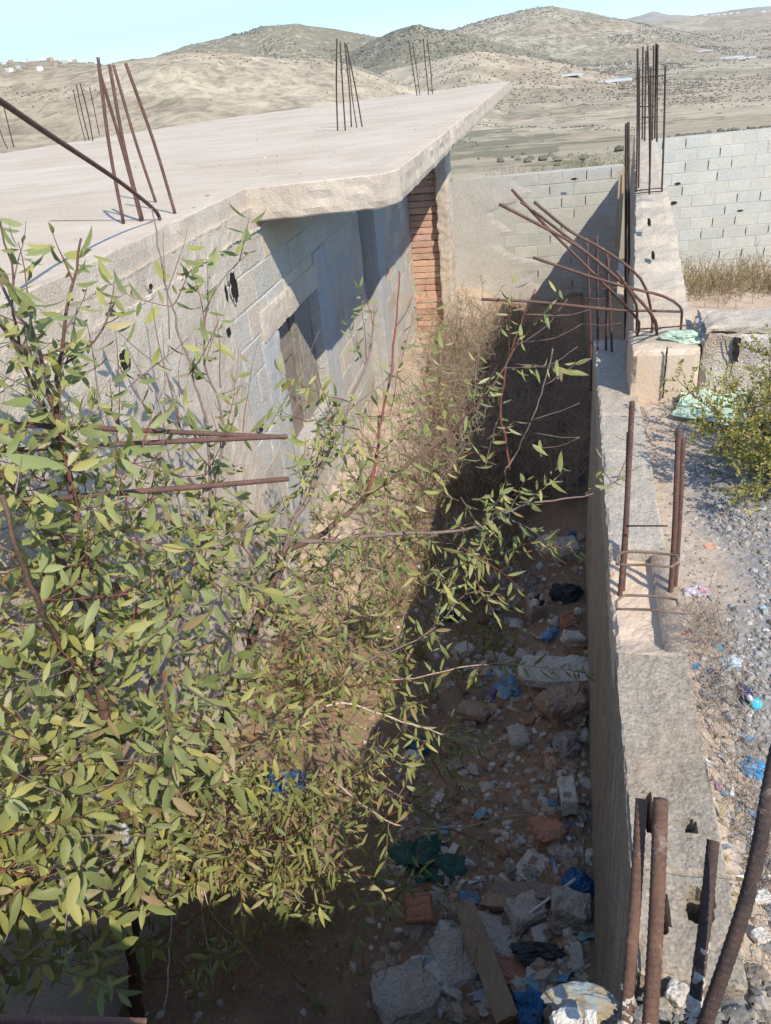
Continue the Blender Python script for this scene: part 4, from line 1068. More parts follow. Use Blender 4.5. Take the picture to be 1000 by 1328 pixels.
RUB = [(.40, .34, .27), (.48, .43, .36), (.32, .22, .155), (.42, .28, .20), (.56, .52, .45)]
def rb():
    u = random.uniform(480, 765); v = random.uniform(680, 1320); p = G(u, v)
    if p.x > .16 or (p.x < -.55 and random.random() < .55): return None
    return p
stones(3600, rb, (.006, .030), 'rubble', 'small broken rubble strewn over the trench floor', RUB, 3)
def rsl():
    y = random.uniform(2.2, 16); x = random.uniform(-6, xw(y) if y < 4.9 else -1.25); return (x, y, -.55) if x < -1.2 and x > -1.5 - .35 * y else None
stones(420, rsl, (.003, .012), 'rubble', 'grit and small crumbs of mortar lying on the roof slab', [(.40, .33, .26), (.30, .25, .20), (.46, .41, .34)], 9)
def rl():
    u = random.uniform(0, 560); v = random.uniform(900, 1325); p = G(u, v); return p
stones(700, rl, (.005, .02), 'rubble', 'scattered small stones on the dark soil under the trees', RUB, 4)
def rtn():
    x = random.uniform(.38, 1.0); y = random.uniform(1.0, 3.9); return (x, y, gz(x, y))
stones(2200, rtn, (.002, .008), 'rubble', 'small tan stones on the dirt strip beside the low wall', [(.42, .33, .25), (.36, .27, .2), (.45, .40, .34)], 5)
def rb2():
    u = random.uniform(500, 762); v = 700 + 625 * random.random() ** .8; p = G(u, v)
    return p if -.75 + .2 * random.random() < p.x < .14 else None
mbs = MB()
for k in range(240):
    p = rb2()
    if p is None: continue
    s = Vector((random.uniform(.03, .085), random.uniform(.03, .085), random.uniform(.012, .05)))
    M = Matrix.Translation(p + Vector((0, 0, s.z * .05))) @ Matrix.Rotation(random.uniform(0, 6), 4, 'Z') @ Matrix.Rotation(random.gauss(0, .3), 4, 'X') @ Matrix.Rotation(random.gauss(0, .3), 4, 'Y')
    V, F = rough_box(-s / 2, s / 2, max(s) / 4, min(s) * .25, 40, M, k, None, min(s) * .25)
    tn = np.array(random.choice([(.80, .76, .70), (.95, .92, .86), (.62, .55, .48), (.70, .42, .30), (1.05, 1.02, .98)])) * random.uniform(.6, 1.)
    mbs.add(V, F, tuple(tn))
tag(mbs.obj('rubble', M_['hblock']), 'broken bits of block, plaster and tile covering the trench floor along the low wall', 'rubble', kind='stuff')
mbs = MB()
for k in range(170):
    p = rb2() if k % 3 else G(random.uniform(895, 995), random.uniform(790, 1130))
    if p is None: continue
    n = 5; w = random.uniform(.015, .06 if k % 3 else .022); a = Matrix.Rotation(random.uniform(0, 6), 3, 'Z') @ Matrix.Rotation(random.gauss(0, .5), 3, 'X'); V = []
    for j in range(n):
        for i in range(n):
            q = Vector(((i / 4 - .5) * w * 1.5, (j / 4 - .5) * w, 0)); q.z = .35 * w * mnoise.noise(q * (60 if w > .03 else 110) + Vector((k, 0, 0))) ; q.x += .2 * w * mnoise.noise(q * 50 + Vector((0, k, 0)))
            V.append(p + a @ q + Vector((0, 0, .02 if k % 3 else .008)))
    F = [(j * n + i, j * n + i + 1, (j + 1) * n + i + 1, (j + 1) * n + i) for j in range(n - 1) for i in range(n - 1)]
    mbs.add(V, F, random.choice([(.62, .60, .56), (.55, .52, .46), (.45, .50, .55), (.10, .28, .48), (.50, .42, .33), (.68, .66, .64), (.42, .25, .28), (.20, .36, .42)]))
t = NT('paper_scrap'); c = t.mix(.35, t.attr('tone'), t.ramp(t.noise(60, 5, .7), [(.3, .2), (.7, .75)]), 'OVERLAY'); t.fin(c, .6, None, .3)
tag(mbs.obj('litter', t.m, smooth=True), 'torn scraps of paper and plastic scattered through the rubble and gravel', 'litter', kind='stuff')
# heap bank under the near gravel
Vb, Fb = rough_box((.0, .52, -2.3), (.82, .925, -1.665), .03, .012, 8, None, 4, lambda p, q: Vector((q[0], q[1] - (.12 * sm(.16, .06, p[0]) if p[1] > .8 else 0), q[2] + (.035 * fbm(Vector((p[0] * 6, p[1] * 6, 2))) if p[2] > -1.7 else 0))), .03)
tag(obj('gravel_bank', Vb, Fb, gm, tone=np.tile(np.array([1., 1., 0]), (len(Vb), 1))), kind='structure')

# ------------------------------------------------------------------ rubble and litter, each piece a thing
def frag(name, label, cat, u, v, size, mat, rot=(0, 0, 0), seed=0, sink=.3, amp=.22, step=None, group=None, hit=None, edge=0):
    """a broken lump: box lattice pulled about by coarse noise, corners knocked off"""
    c = hit if hit is not None else G(u, v); s = Vector(size)
    M = Matrix.Translation(c + Vector((0, 0, s.z * (.5 - sink)))) @ Matrix.Rotation(R(rot[2]), 4, 'Z') @ Matrix.Rotation(R(rot[1]), 4, 'Y') @ Matrix.Rotation(R(rot[0]), 4, 'X')
    m = min(s)
    def fn(p, q):
        k = Vector((p.x / s.x * 2, p.y / s.y * 2, p.z / s.z * 2)); f = sum(a ** 4 for a in k) ** .25
        sh = 1 - .24 * max(0, k.length - 1.05)
        n = 1 + amp * mnoise.noise(Vector((k.x * .9 + seed * 5.1, k.y * .9, k.z * .9 + seed))) + amp * .35 * mnoise.noise(k * 3 + Vector((seed, 0, 0)))
        return Vector((q.x * sh * n, q.y * sh * n, q.z * (1 - .1 * max(0, k.length - 1.05)) * n))
    V, F = rough_box(-s / 2, s / 2, step or max(s) / 11, m * .05, 30, M, seed, fn, edge or m * .10)
    return tag(obj(name, V, F, mat, loc=c), label, cat, group)
def crumple(name, label, cat, u, v, size, mat, seed=0, lift=.35, sub=4, amp=.5, rotz=0, hit=None, group=None):
    """crumpled film or cloth: a squashed sphere folded by ridged noise"""
    import bmesh
    c = hit if hit is not None else G(u, v); s = Vector(size)
    bm = bmesh.new(); bmesh.ops.create_icosphere(bm, subdivisions=sub, radius=1)
    Mz = Matrix.Rotation(R(rotz), 3, 'Z'); V = []
    for vv in bm.verts:
        d = vv.co.copy(); q = d * 1.6 + Vector((seed * 3.7, seed, 0))
        r = 1 + amp * (mnoise.noise(q) * .9 + (.5 - abs(mnoise.noise(q * 2.3))) * .7 - .2 + (.3 - abs(mnoise.noise(q * 5))) * .35)
        V.append(c + Mz @ Vector((d.x * r * s.x / 2, d.y * r * s.y / 2, max(-.35, d.z * r) * s.z / 2 + s.z * lift * .5)))
    F = [tuple(x.index for x in f.verts) for f in bm.faces]; bm.free()
    return tag(obj(name, V, F, mat, loc=c, smooth=sub < 4), label, cat, group)
def sheet(name, label, cat, corners, mat, seed=0, h=.03, n=26, sc=7, ragged=.02, hug=True):
    """wrinkled sheet lying on the ground between four corner points"""
    A, B, C, D = corners; V = []; F = []
    for j in range(n + 1):
        for i in range(n + 1):
            a, b_ = i / n, j / n
            p = (A.lerp(B, a)).lerp(D.lerp(C, a), b_)
            e = min(a, 1 - a, b_, 1 - b_)
            p = p + Vector((mnoise.noise(p * 14), mnoise.noise(p * 14 + Vector((3, 3, 3))), 0)) * ragged * (1 if e < .08 else .3)
            w = h * (.5 - abs(mnoise.noise(p * sc + Vector((seed, 0, 0))))) + h * .6 * (.5 - abs(mnoise.noise(p * sc * 2.6 + Vector((0, seed, 0)))))
            V.append(p + Vector((0, 0, w + .5 * h)))
    for j in range(n):
        for i in range(n): k = j * (n + 1) + i; F.append((k, k + 1, k + n + 2, k + n + 1))
    o = obj(name, V, F, mat, loc=(A + C) / 2, smooth=True); return tag(o, label, cat)
def brickpiece(label, u, v, size, rot, mat, seed=0, ribs=3):
    c = G(u, v); s = Vector(size)
    M = Matrix.Translation(c + Vector((0, 0, s.z * .35))) @ Matrix.Rotation(R(rot[2]), 4, 'Z') @ Matrix.Rotation(R(rot[1]), 4, 'Y') @ Matrix.Rotation(R(rot[0]), 4, 'X')
    def fn(p, q):
        g = 0
        if p.z > s.z / 2 - 1e-4: g = -.010 * max(0, math.cos(p.y / s.y * ribs * 2 * math.pi)) ** 6
        e = p.x / s.x
        return Vector((q.x + (.35 * s.x * mnoise.noise(Vector((p.y * 12, seed, p.z * 8))) if abs(e) > .3 else 0), q.y, q.z + g))
    V, F = rough_box(-s / 2, s / 2, .0085, .0015, 60, M, seed, fn, .004)
    return tag(obj('brick_fragment', V, F, mat, loc=c), label, 'brick', 'broken hollow bricks')
def rod(name, label, cat, a, b_, r, mat, mid=None):
    pts = [a] + ([mid] if mid is not None else []) + [b_]; V, F = tube(spline(pts, .03), r, 8)
    return tag(obj(name, V, F, mat, loc=a, smooth=True), label, cat)
def lathe(prof, M, n=16):
    V = []; F = []
    for (r, z) in prof:
        for k in range(n): a = 2 * math.pi * k / n; V.append(M @ Vector((r * math.cos(a), r * math.sin(a), z)))
    for i in range(len(prof) - 1):
        for k in range(n): F.append((i * n + k, i * n + (k + 1) % n, (i + 1) * n + (k + 1) % n, (i + 1) * n + k))
    F += [tuple(range(n))[::-1], tuple(range(len(V) - n, len(V)))]
    return V, F

K = 'broken masonry in the trench'
crumple('plastic_bag', 'bright blue bag in the far shaded trench near the reaching branch tip', 'bag', 740, 628, (.22, .24, .16), M_['bluebag'], 1)
crumple('plastic_bag', 'small blue bag above the grey lump beside the low wall', 'bag', 742, 698, (.08, .08, .08), M_['bluebag'], 2)
frag('concrete_chunk', 'grey concrete lump below the small blue bag by the low wall', 'rubble', 733, 722, (.19, .2, .16), M_['chunk'], (10, 5, 20), 3, .2, group=K)
frag('concrete_chunk', 'pale rounded lump left of the grey lump by the low wall', 'rubble', 709, 712, (.14, .15, .13), M_['pale'], (0, 15, 50), 4, .2, group=K)
crumple('rag', 'dark bunched cloth behind the torn white jug', 'cloth', 733, 775, (.2, .18, .13), M_['darkcloth'], 5)
crumple('rag', 'dull grey rag trailing down to the torn white jug', 'cloth', 683, 757, (.11, .34, .1), M_['cloth'], 6, rotz=25)
# torn jug
c = G(694, 800); Mj = Matrix.Translation(c + Vector((0, 0, .0))) @ Matrix.Rotation(R(20), 4, 'Z') @ Matrix.Rotation(R(14), 4, 'X')
def jf(p, q):
    if p.z > .15: q = Vector((q.x, q.y, q.z + .05 * mnoise.noise(Vector((p.x * 25, p.y * 25, 2))) + .012))
    return q
V, F = rough_box((-.055, -.055, 0), (.055, .055, .17), .012, .004, 20, Mj, 2, jf, .008); j = tag(obj('torn_jug', V, F, M_['jug'], loc=c), 'torn off-white plastic jug standing open in the trench', 'jug')
V, F = rough_box((-.045, -.045, .171), (.045, .045, .176), .02, .001, 20, Mj, 2); obj('jug_opening_shade', V, F, M_['void'], j)  # dark plate on the closed top paints the shade inside the jug
# crushed bottle
c = G(714, 828, .03); Mb = Matrix.Translation(c) @ Matrix.Rotation(R(-25), 4, 'Z') @ Matrix.Rotation(R(75), 4, 'X')
V, F = lathe([(.0, -.07), (.032, -.068), (.036, -.04), (.030, -.01), (.037, .02), (.033, .05), (.016, .075), (.012, .085)], Mb)
V = [p + Vector((fbm(p * 30), fbm(p * 30 + Vector((4, 4, 4))), 0)) * .008 for p in V]
bt = thing('plastic_bottle', 'crushed pale blue plastic bottle beside the reddish brick bit', 'bottle', c)
obj('bottle_body', V, F, M_['skybag'], bt, smooth=True); V, F = lathe([(.014, .085), (.014, .1), (.0, .101)], Mb, 10); obj('cap', V, F, M_['bluebag'], bt)
brickpiece('reddish hollow brick bit beside the crushed pale blue bottle', 736, 808, (.10, .09, .05), (25, 0, 40), M_['redfrag'], 1)
frag('concrete_chunk', 'cream pitted lump right of the crushed bottle against the low wall', 'rubble', 743, 832, (.13, .10, .08), M_['pale'], (0, 10, 10), 7, .2, .35, group=K)
frag('concrete_slab', 'large pale broken slab lying across the trench against the low wall', 'rubble', 722, 874, (.46, .22, .09), M_['pale'], (12, 3, 8), 8, .3, .25, group=K)
frag('boulder', 'big dark brown boulder below the large pale slab', 'rock', 733, 918, (.26, .2, .17), M_['brown'], (0, 0, 20), 9, .3, .4, group=K)
frag('concrete_chunk', 'small pinkish block left of the large pale slab', 'rubble', 680, 856, (.12, .1, .08), M_['chunk'], (5, 5, -8), 10, .2, .1, group=K)
frag('stone_slab', 'flat brown stone slab left of the purple wrapper', 'rock', 615, 926, (.2, .14, .07), M_['brown'], (-12, 4, -8), 11, .2, .2, group=K)
crumple('wrapper', 'pink and purple crumpled wrapper in the middle of the trench', 'wrapper', 636, 904, (.12, .14, .06), M_['purple'], 12, rotz=-30)
crumple('plastic_bag', 'blue and grey crumpled film right of the purple wrapper', 'bag', 660, 894, (.13, .2, .07), M_['skybag'], 13, rotz=10)
crumple('plastic_bag', 'greenish clear film above the purple wrapper', 'bag', 650, 873, (.16, .1, .05), M_['whitebag'], 14)
frag('concrete_chunk', 'square grey block piece in the middle of the trench', 'rubble', 673, 962, (.12, .15, .09), M_['chunk'], (8, -6, 15), 15, .2, .1, group=K)
frag('concrete_chunk', 'dark round stone left of the tan flat rubble in mid trench', 'rubble', 600, 848, (.13, .11, .09), M_['chunk'], (0, 0, 40), 16, .3, .3, group=K)
frag('stone_slab', 'flat tan rubble piece left of the small pinkish block', 'rock', 650, 858, (.22, .08, .05), M_['chunk'], (0, 4, -12), 17, .2, .2, group=K)
crumple('rag', 'whitish crumpled cloth beside the low wall below the boulder', 'cloth', 735, 972, (.14, .18, .1), M_['cloth'], 18)
# hollow block fragment
c = G(736, 1040); Mf = Matrix.Translation(c + Vector((0, 0, .05))) @ Matrix.Rotation(R(8), 4, 'Z') @ Matrix.Rotation(R(-18), 4, 'X')
hb = thing('block_fragment', 'cream hollow block fragment with a dark hole, standing out beside the low wall', 'block', c)
V, F = rough_box((-.04, -.11, -.04), (.04, .11, .04), .012, .004, 30, Mf, 3, lambda p, q: Vector((q.x * (1 + .15 * mnoise.noise(p * 18)), q.y, q.z - (.06 if p.z > .039 and abs(p.x + .005) < .02 and -.085 < p.y < -.045 else 0))), .008)
obj('block_body', V, F, M_['pale'], hb); V, F = rough_box((-.085, -.01, -.03), (-.045, .03, .02), .012, .006, 30, Mf, 4, None, .008); obj('broken_web', V, F, M_['pale'], hb)
frag('brick_lump', 'rounded reddish brick lump right above the pale plate', 'brick', 712, 1085, (.15, .15, .1), M_['redfrag'], (0, 0, 20), 19, .25, .3, group=K)
frag('concrete_chunk', 'small grey stone between the reddish lump and the low wall', 'rubble', 733, 1112, (.07, .08, .06), M_['chunk'], (0, 0, 50), 20, group=K)
frag('concrete_chunk', 'brownish stone above the blue bag against the low wall', 'rubble', 740, 1128, (.08, .07, .06), M_['brown'], (0, 0, 10), 21, group=K)
crumple('plastic_bag', 'blue bag pressed against the foot of the low wall', 'bag', 750, 1152, (.13, .13, .11), M_['bluebag'], 22)
frag('tile_piece', 'pale irregular plate of concrete leaning under the drooping leaves', 'tile', 694, 1128, (.19, .15, .02), M_['pale'], (25, -8, -30), 23, .2, .3, group=K)
def plank(label, a, b_, w, t, mat, roll=0, seed=0):
    d = (b_ - a); L = d.length; x = d.normalized(); z = Vector((0, 0, 1)); y = z.cross(x).normalized(); z = x.cross(y)
    M = Matrix.Translation(a) @ Matrix((x, y, z)).transposed().to_4x4() @ Matrix.Rotation(R(roll), 4, 'X')
    V, F = rough_box((0, -w / 2, -t / 2), (L, w / 2, t / 2), .02, .0025, 14, M, seed, lambda p, q: Vector((q.x + (.02 * mnoise.noise(Vector((p.y * 60, p.z * 60, seed))) if p.x < .01 or p.x > L - .01 else 0), q.y, q.z)), .003)
    return tag(obj('plank', V, F, mat, loc=a), label, 'plank', 'old planks')
plank('long weathered plank sloping down the trench at the bottom of the picture', G(603, 1190, .10), G(660, 1345, .12), .095, .03, M_['plank'], 10, 1)
plank('short brown board lying below the pale plate', G(640, 1162, .06), G(720, 1168, .05), .07, .03, M_['board'], 5, 2)
plank('short stub of pale board left of the brown board', G(628, 1176, .05), G(672, 1182, .05), .07, .03, M_['plank'], 0, 3)
rod('plastic_tube', 'thin white tube slanting across the rubble to the low wall', 'tube', G(672, 1208, .07), G(746, 1158, .10), .006, M_['pipe'])
rod('stick', 'thin pale stick leaning upright against the foot of the low wall', 'stick', G(758, 1135, .02), P(757, 1092, 3.15), .004, M_['palestem'])
frag('concrete_slab', 'broad grey slab right of the long plank', 'rubble', 640, 1218, (.26, .2, .06), M_['chunk'], (-10, 3, -12), 24, .2, .2, group=K)
frag('concrete_slab', 'grey slab lying left of the long plank', 'rubble', 590, 1245, (.2, .24, .05), M_['chunk'], (6, -12, 25), 25, .2, .2, group=K)
frag('concrete_chunk', 'rounded grey boulder behind the broad grey slab', 'rubble', 685, 1190, (.18, .14, .12), M_['chunk'], (0, 0, 25), 26, .25, .25, group=K)
frag('concrete_chunk', 'crusty grey block against the low wall below the blue bag', 'rubble', 742, 1182, (.16, .13, .11), M_['chunk'], (15, 0, -10), 27, .2, .3, group=K)
frag('tile_piece', 'pale flat plate with a ragged edge, upper of the two by the black film', 'tile', 712, 1222, (.15, .14, .018), M_['pale'], (16, 4, 18), 28, .0, .25, group=K)
frag('tile_piece', 'pale flat plate, lower of the two by the black film', 'tile', 707, 1262, (.16, .13, .018), M_['pale'], (14, -3, -5), 29, .0, .22, group=K)
frag('tile_piece', 'narrow upright pale plate against the low wall near the sack', 'tile', 749, 1250, (.05, .14, .03), M_['pale'], (20, 0, 8), 30, .0, .2, group=K)
crumple('plastic_film', 'black plastic film between the two pale plates', 'plastic film', 705, 1240, (.26, .1, .06), M_['blackbag'], 31, lift=.6)
brickpiece('red hollow brick piece with ribs, lying clear of the rubble left of the plank', 545, 1182, (.12, .13, .05), (8, -10, 8), M_['redfrag'], 2)
brickpiece('red hollow brick piece with ribs right of the long plank', 663, 1266, (.15, .11, .06), (6, 4, -4), M_['redfrag'], 3)
brickpiece('small red brick chip at the lower left of the rubble', 513, 1302, (.05, .05, .03), (10, 0, 30), M_['redfrag'], 4, 2)
for i, (u, v, sx, sy, rz, lab) in enumerate([(577, 1196, .06, .16, 10, 'torn white plastic strip, upper of the three left of the long plank'), (578, 1236, .16, .08, 30, 'torn white plastic strip, middle of the three left of the long plank'), (582, 1272, .06, .17, 30, 'torn white plastic strip, lowest of the three left of the long plank')]):
    crumple('plastic_film', lab, 'plastic film', u, v, (sx, sy, .04), M_['whitebag'], 32 + i, rotz=rz, group='torn white plastic strips')
crumple('plastic_bag', 'blue bag at the bottom edge beside the cream sack', 'bag', 692, 1312, (.16, .16, .1), M_['bluebag'], 36)
crumple('sack', 'cream and blue woven sack under the near gravel', 'sack', 0, 0, (.16, .07, .06), M_['cream'], 37, .3, 4, .3, -4, PZ(757, 1306, -1.69))
frag('boulder', 'pale sandy stone at the bottom centre edge under the sack', 'rock', 0, 0, (.06, .04, .035), M_['pale'], (0, 0, 20), 38, .2, .3, hit=PZ(735, 1328, -1.68))
crumple('netting', 'dark green netting bunched on the trench floor', 'netting', 553, 1115, (.27, .24, .09), M_['net'], 39, amp=.9)
crumple('plastic_bag', 'blue bag under the trees at the left of the trench', 'bag', 374, 1022, (.2, .18, .12), M_['bluebag'], 40)
crumple('plastic_bag', 'dark teal bag half hidden under low branches', 'bag', 545, 972, (.2, .14, .1), M_['tealbag'], 41)
crumple('plastic_bag', 'small teal bag beneath the reaching branches', 'bag', 585, 802, (.15, .12, .1), M_['tealbag'], 42)
crumple('plastic_film', 'torn white plastic caught on the left tree trunk', 'plastic film', 0, 0, (.045, .03, .17), M_['whitebag'], 43, hit=P(165, 1085, 2.88) - Vector((0, 0, .06)), lift=.5)
frag('concrete_chunk', 'grey lump in the dark at the lower left of the rubble heap', 'rubble', 530, 1290, (.3, .24, .12), M_['chunk'], (0, 0, 30), 44, .4, .3, group=K)
frag('concrete_chunk', 'dim grey block on the soil at the bottom left', 'rubble', 120, 1300, (.28, .12, .1), M_['chunk'], (0, 0, 12), 45, .3, .12, group=K)

# right-hand side
crumple('wrapper', 'white and dark pink crumpled wrapper on the dirt right of the paired bars', 'wrapper', 903, 772, (.075, .065, .05), M_['pinkpack'], 50)
crumple('wrapper', 'pale blue striped wrapper on the edge of the gravel', 'wrapper', 947, 862, (.06, .07, .03), M_['stripe'], 51, rotz=30)
c = G(965, 905, .02); Mb = Matrix.Translation(c) @ Matrix.Rotation(R(8), 4, 'Z') @ Matrix.Rotation(R(72), 4, 'X')
bo = thing('plastic_bottle', 'small navy blue bottle with a white top lying on the gravel', 'bottle', c)
V, F = lathe([(0, -.035), (.016, -.034), (.017, .0), (.016, .02), (.009, .03)], Mb); obj('bottle_body', V, F, M_['navy'], bo, smooth=True)
V, F = lathe([(.008, .03), (.009, .035), (.005, .048), (.002, .05)], Mb); obj('cap', V, F, M_['pipe'], bo, smooth=True)
c = G(979, 917, .012); V, F = lathe([(0, .012), (.014, .012), (.017, .008), (.017, -.012), (.012, -.013)], Matrix.Translation(c) @ Matrix.Rotation(R(30), 4, 'X')); tag(obj('bottle_cap', V, F, M_['cyan'], loc=c, smooth=True), 'cyan round cap right of the navy bottle', 'cap')
crumple('plastic_bag', 'light blue bag among weeds below the navy bottle', 'bag', 972, 1000, (.075, .08, .04), M_['skybag'], 52)
c = G(948, 1036, .004); V, F = lathe([(.009, 0), (.010, .008), (.006, .012), (.0055, .022), (.003, .03), (.002, .04)], Matrix.Translation(c) @ Matrix.Rotation(R(-12), 4, 'X')); tag(obj('nozzle', V, F, M_['pipe'], loc=c, smooth=True), 'white plastic nozzle standing among the weeds', 'nozzle')
rod('plastic_tube', 'white tube lying level on the dirt at the right edge', 'tube', G(953, 1139, .006), G(1015, 1138, .006), .0042, M_['pipe'])
crumple('plastic_bag', 'knotted pale green bag on top of the orange stub', 'bag', 0, 0, (.21, .12, .07), M_['greenbag'], 53, .4, 4, .5, -15, Vector((.585, 4.1, -1.355)))
sheet('plastic_sheet', 'pale green plastic sheet spread on the dirt below the stub', 'plastic sheet', [G(868, 546, .006), G(970, 566, .006), G(970, 512, .03), G(893, 508, .03)], M_['greenbag'], 3, .028, 40, 7, .02)
brickpiece('small red brick bit on the gravel right of the paired bars', 921, 711, (.045, .03, .02), (5, 0, 20), M_['redfrag'], 5, 2)
brickpiece('red brick bit on the dirt strip right of the low wall', 893, 826, (.04, .025, .015), (5, 0, 10), M_['redfrag'], 6, 2)
for i, (u, v, s, lab) in enumerate([(985, 1165, .035, 'pale stone at the right edge below the white tube'), (985, 1215, .035, 'light grey stone at the right edge of the near gravel'), (878, 1290, .045, 'flat tan stone on the near gravel right of the bars'), (765, 1322, .03, 'small cream stone at the bottom edge beside the sack')]):
    frag('stone', lab, 'stone', 0, 0, (s, s * .8, s * .5), M_['pale'], (0, 0, 30 * i), 60 + i, .2, .3, hit=PZ(u, v, -1.64 if i < 2 else -1.61), group='loose stones by the near bars')
# fallen dry leaves beside the wall
L = []
for _ in range(170):
    u, v = random.choice([(random.gauss(945, 22), random.gauss(1130, 45)), (random.gauss(930, 20), random.gauss(960, 60)), (random.uniform(520, 700), random.uniform(850, 1120))])
    p = G(u, v, .012); d = rv(); d.z *= .3; d.normalize(); s = d.cross(Vector((0, 0, 1)) + rv() * .5).normalized(); l = random.uniform(.012, .03)
    L.append((p, d, s, l, l * .35, random.uniform(0, .6), random.choice([(.42, .24, .11), (.5, .36, .19), (.3, .18, .1), (.38, .3, .2)])))
V, F, T = leaf_mesh(L); tag(obj('dry_leaves', V, F, M_['leaf'], smooth=True, tone=np.array(T)), 'fallen dry leaves scattered beside the low wall and in the trench', 'leaves', kind='stuff')

# ------------------------------------------------------------------ shrubs beyond the far wall, village and greenhouses in the valley
def far_pt(u, v, dist):
    d = ray(u, v); h = math.hypot(d[0], d[1]); x, y = d[0] / h * dist, d[1] / h * dist; return Vector((x, y, float(land(np.array([x]), np.array([y]))[0][0])))
for i, (u, dist, h, w, tn, lab) in enumerate([(604, 30, 1.2, 1.6, 0, 'bare brown bush beside the edge of the roof slab'), (658, 44, 1.9, 2.2, 0, 'bare grey-brown bush above the middle of the far wall'), (706, 75, 1.6, 1.8, 1, 'small round green bush beyond the far wall'), (735, 46, 1.8, 2.2, 0, 'brushy brown bush left of the tall column bars'), (752, 60, 2.0, 2.0, 1, 'dusty olive bush nearest the tall column bars'), (790, 42, 1.5, 2.6, 2, 'broad pale bush just behind the shadowed end of the far wall')]):
    p = far_pt(u, 210, dist); root = thing('bush', lab, 'bush', p, 'bushes beyond the far wall'); tw = MB(); L = []
    for _ in range(60 if tn != 1 else 25):
        a = Vector((random.uniform(-1, 1) * w / h, random.uniform(-1, 1) * w / h, 1)); path = twig_path(p, a, h * random.uniform(.7, 1.1), .35, .1, 6)
        V, F = tube(path, [.02, .016, .014, .012, .01, .008, .005], 3, False); tw.add(V, F)
        for q in path[2:]:
            pt = twig_path(q, rv() + a * .5, h * .2, .3, .1, 2); V, F = tube(pt, [.008, .006, .004], 3, False); tw.add(V, F)
            for _ in range(2 if tn == 0 else 9 if tn == 1 else 6):
                d = rv(); l = random.uniform(.06, .14); L.append((q + rv() * h * .15, d, d.orthogonal().normalized(), l, l * .5, .1, {0: (.26, .20, .13), 1: (.10, .13, .05), 2: (.24, .24, .13)}[tn]))
    tw.obj('stems', M_['drystem'], root); V, F, T = leaf_mesh(L); obj('foliage', V, F, M_['leaf'], root, tone=np.array(T))

hv = []
def cottage(mat):
    V, F = rough_box((-5, -4, -3), (5, 4, 4), 9, 0); mb = MB(); mb.add(V, F)
    V, F = rough_box((-5.2, -4.2, 4), (5.2, -3.8, 4.6), 9, 0); mb.add(V, F); V, F = rough_box((-5.2, -3.8, 4), (-4.8, 4.2, 4.6), 9, 0); mb.add(V, F); V, F = rough_box((4.8, -3.8, 4), (5.2, 4.2, 4.6), 9, 0); mb.add(V, F)
    me = mesh('cottage', mb.V, mb.F, mat); return me
cm = [cottage(simple('white_render', (.66, .63, .58), .9, .08, .2)), cottage(simple('earth_render', (.48, .30, .20), .9, .1, .2)), cottage(simple('grey_render', (.42, .40, .37), .9, .1, .2))]
spots = [(4, 1690), (14, 1720), (22, 1640), (33, 1700), (41, 1660), (55, 1720), (66, 1690), (74, 1740), (88, 1710), (97, 1690), (108, 1730), (118, 1700), (127, 1720), (9, 1610), (28, 1580), (48, 1600), (70, 1620), (84, 1650)]
for i, (u, d) in enumerate(spots):
    p = far_pt(u, 80, d); o = bpy.data.objects.new('cottage', cm[[0, 1, 2, 0, 1][i % 5]]); COL.objects.link(o); o.location = p; o.rotation_euler.z = random.uniform(0, 3); s = random.uniform(.7, 1.1); o.scale = (s, s, s)
    tag(o, 'tiny flat roofed house of the far village on the left ridge', 'house', 'houses of the village on the left ridge')
for i, (u, d) in enumerate([(915, 4100), (925, 4150), (932, 4120), (940, 4160), (948, 4110), (957, 4150), (990, 4130)]):
    p = far_pt(u, 14, d); o = bpy.data.objects.new('cottage', cm[0]); COL.objects.link(o); o.location = p; o.scale = (1.6, 1.6, 1.4)
    tag(o, 'white speck of a house on the distant ridge at the upper right', 'house', 'white houses on the distant ridge')
ghm = simple('greenhouse_film', (.42, .43, .41), .5, .08, .05)
def gh():
    mb = MB()
    for k in range(5):
        V = []; F = []
        for e, x in enumerate((-26, 26)):
            for q in range(9): a = math.pi * q / 8; V.append((x, (k - 2) * 8.2 + 4 * math.cos(a), 3.6 * math.sin(a) - .4))
        for q in range(8): F.append((q, q + 1, q + 10, q + 9))
        F += [tuple(range(9)), tuple(range(17, 8, -1))]; mb.add(V, F)
    return mesh('greenhouse', mb.V, mb.F, ghm)
gme = gh()
for (u, v, s, rz, lab) in [(796, 106, 1.0, .1, 'large white plastic greenhouse in the valley left of the tall bars'), (738, 99, .7, .4, 'white greenhouse in the valley above the bushes'), (752, 96, .5, .2, 'smaller white greenhouse at the foot of the wooded hills'), (946, 76, 1.1, .1, 'pale greenhouse far off at the upper right'), (966, 76, .8, .1, 'second pale greenhouse at the upper right, nearer the edge'), (912, 67, .8, .2, 'faint greenhouse strip behind the pair at the upper right')]:
    r = ray(u, v); best = min(np.arange(600, 3800, 10), key=lambda q: abs(r[2] / math.hypot(r[0], r[1]) * q - float(land(np.array([r[0] / math.hypot(r[0], r[1]) * q]), np.array([r[1] / math.hypot(r[0], r[1]) * q]))[0][0])))
    p = far_pt(u, v, best); o = bpy.data.objects.new('greenhouse', gme); COL.objects.link(o); o.location = p + Vector((0, 0, .5)); o.rotation_euler.z = rz; o.scale = (s, s, s)
    tag(o, lab, 'greenhouse', 'greenhouses in the valley')

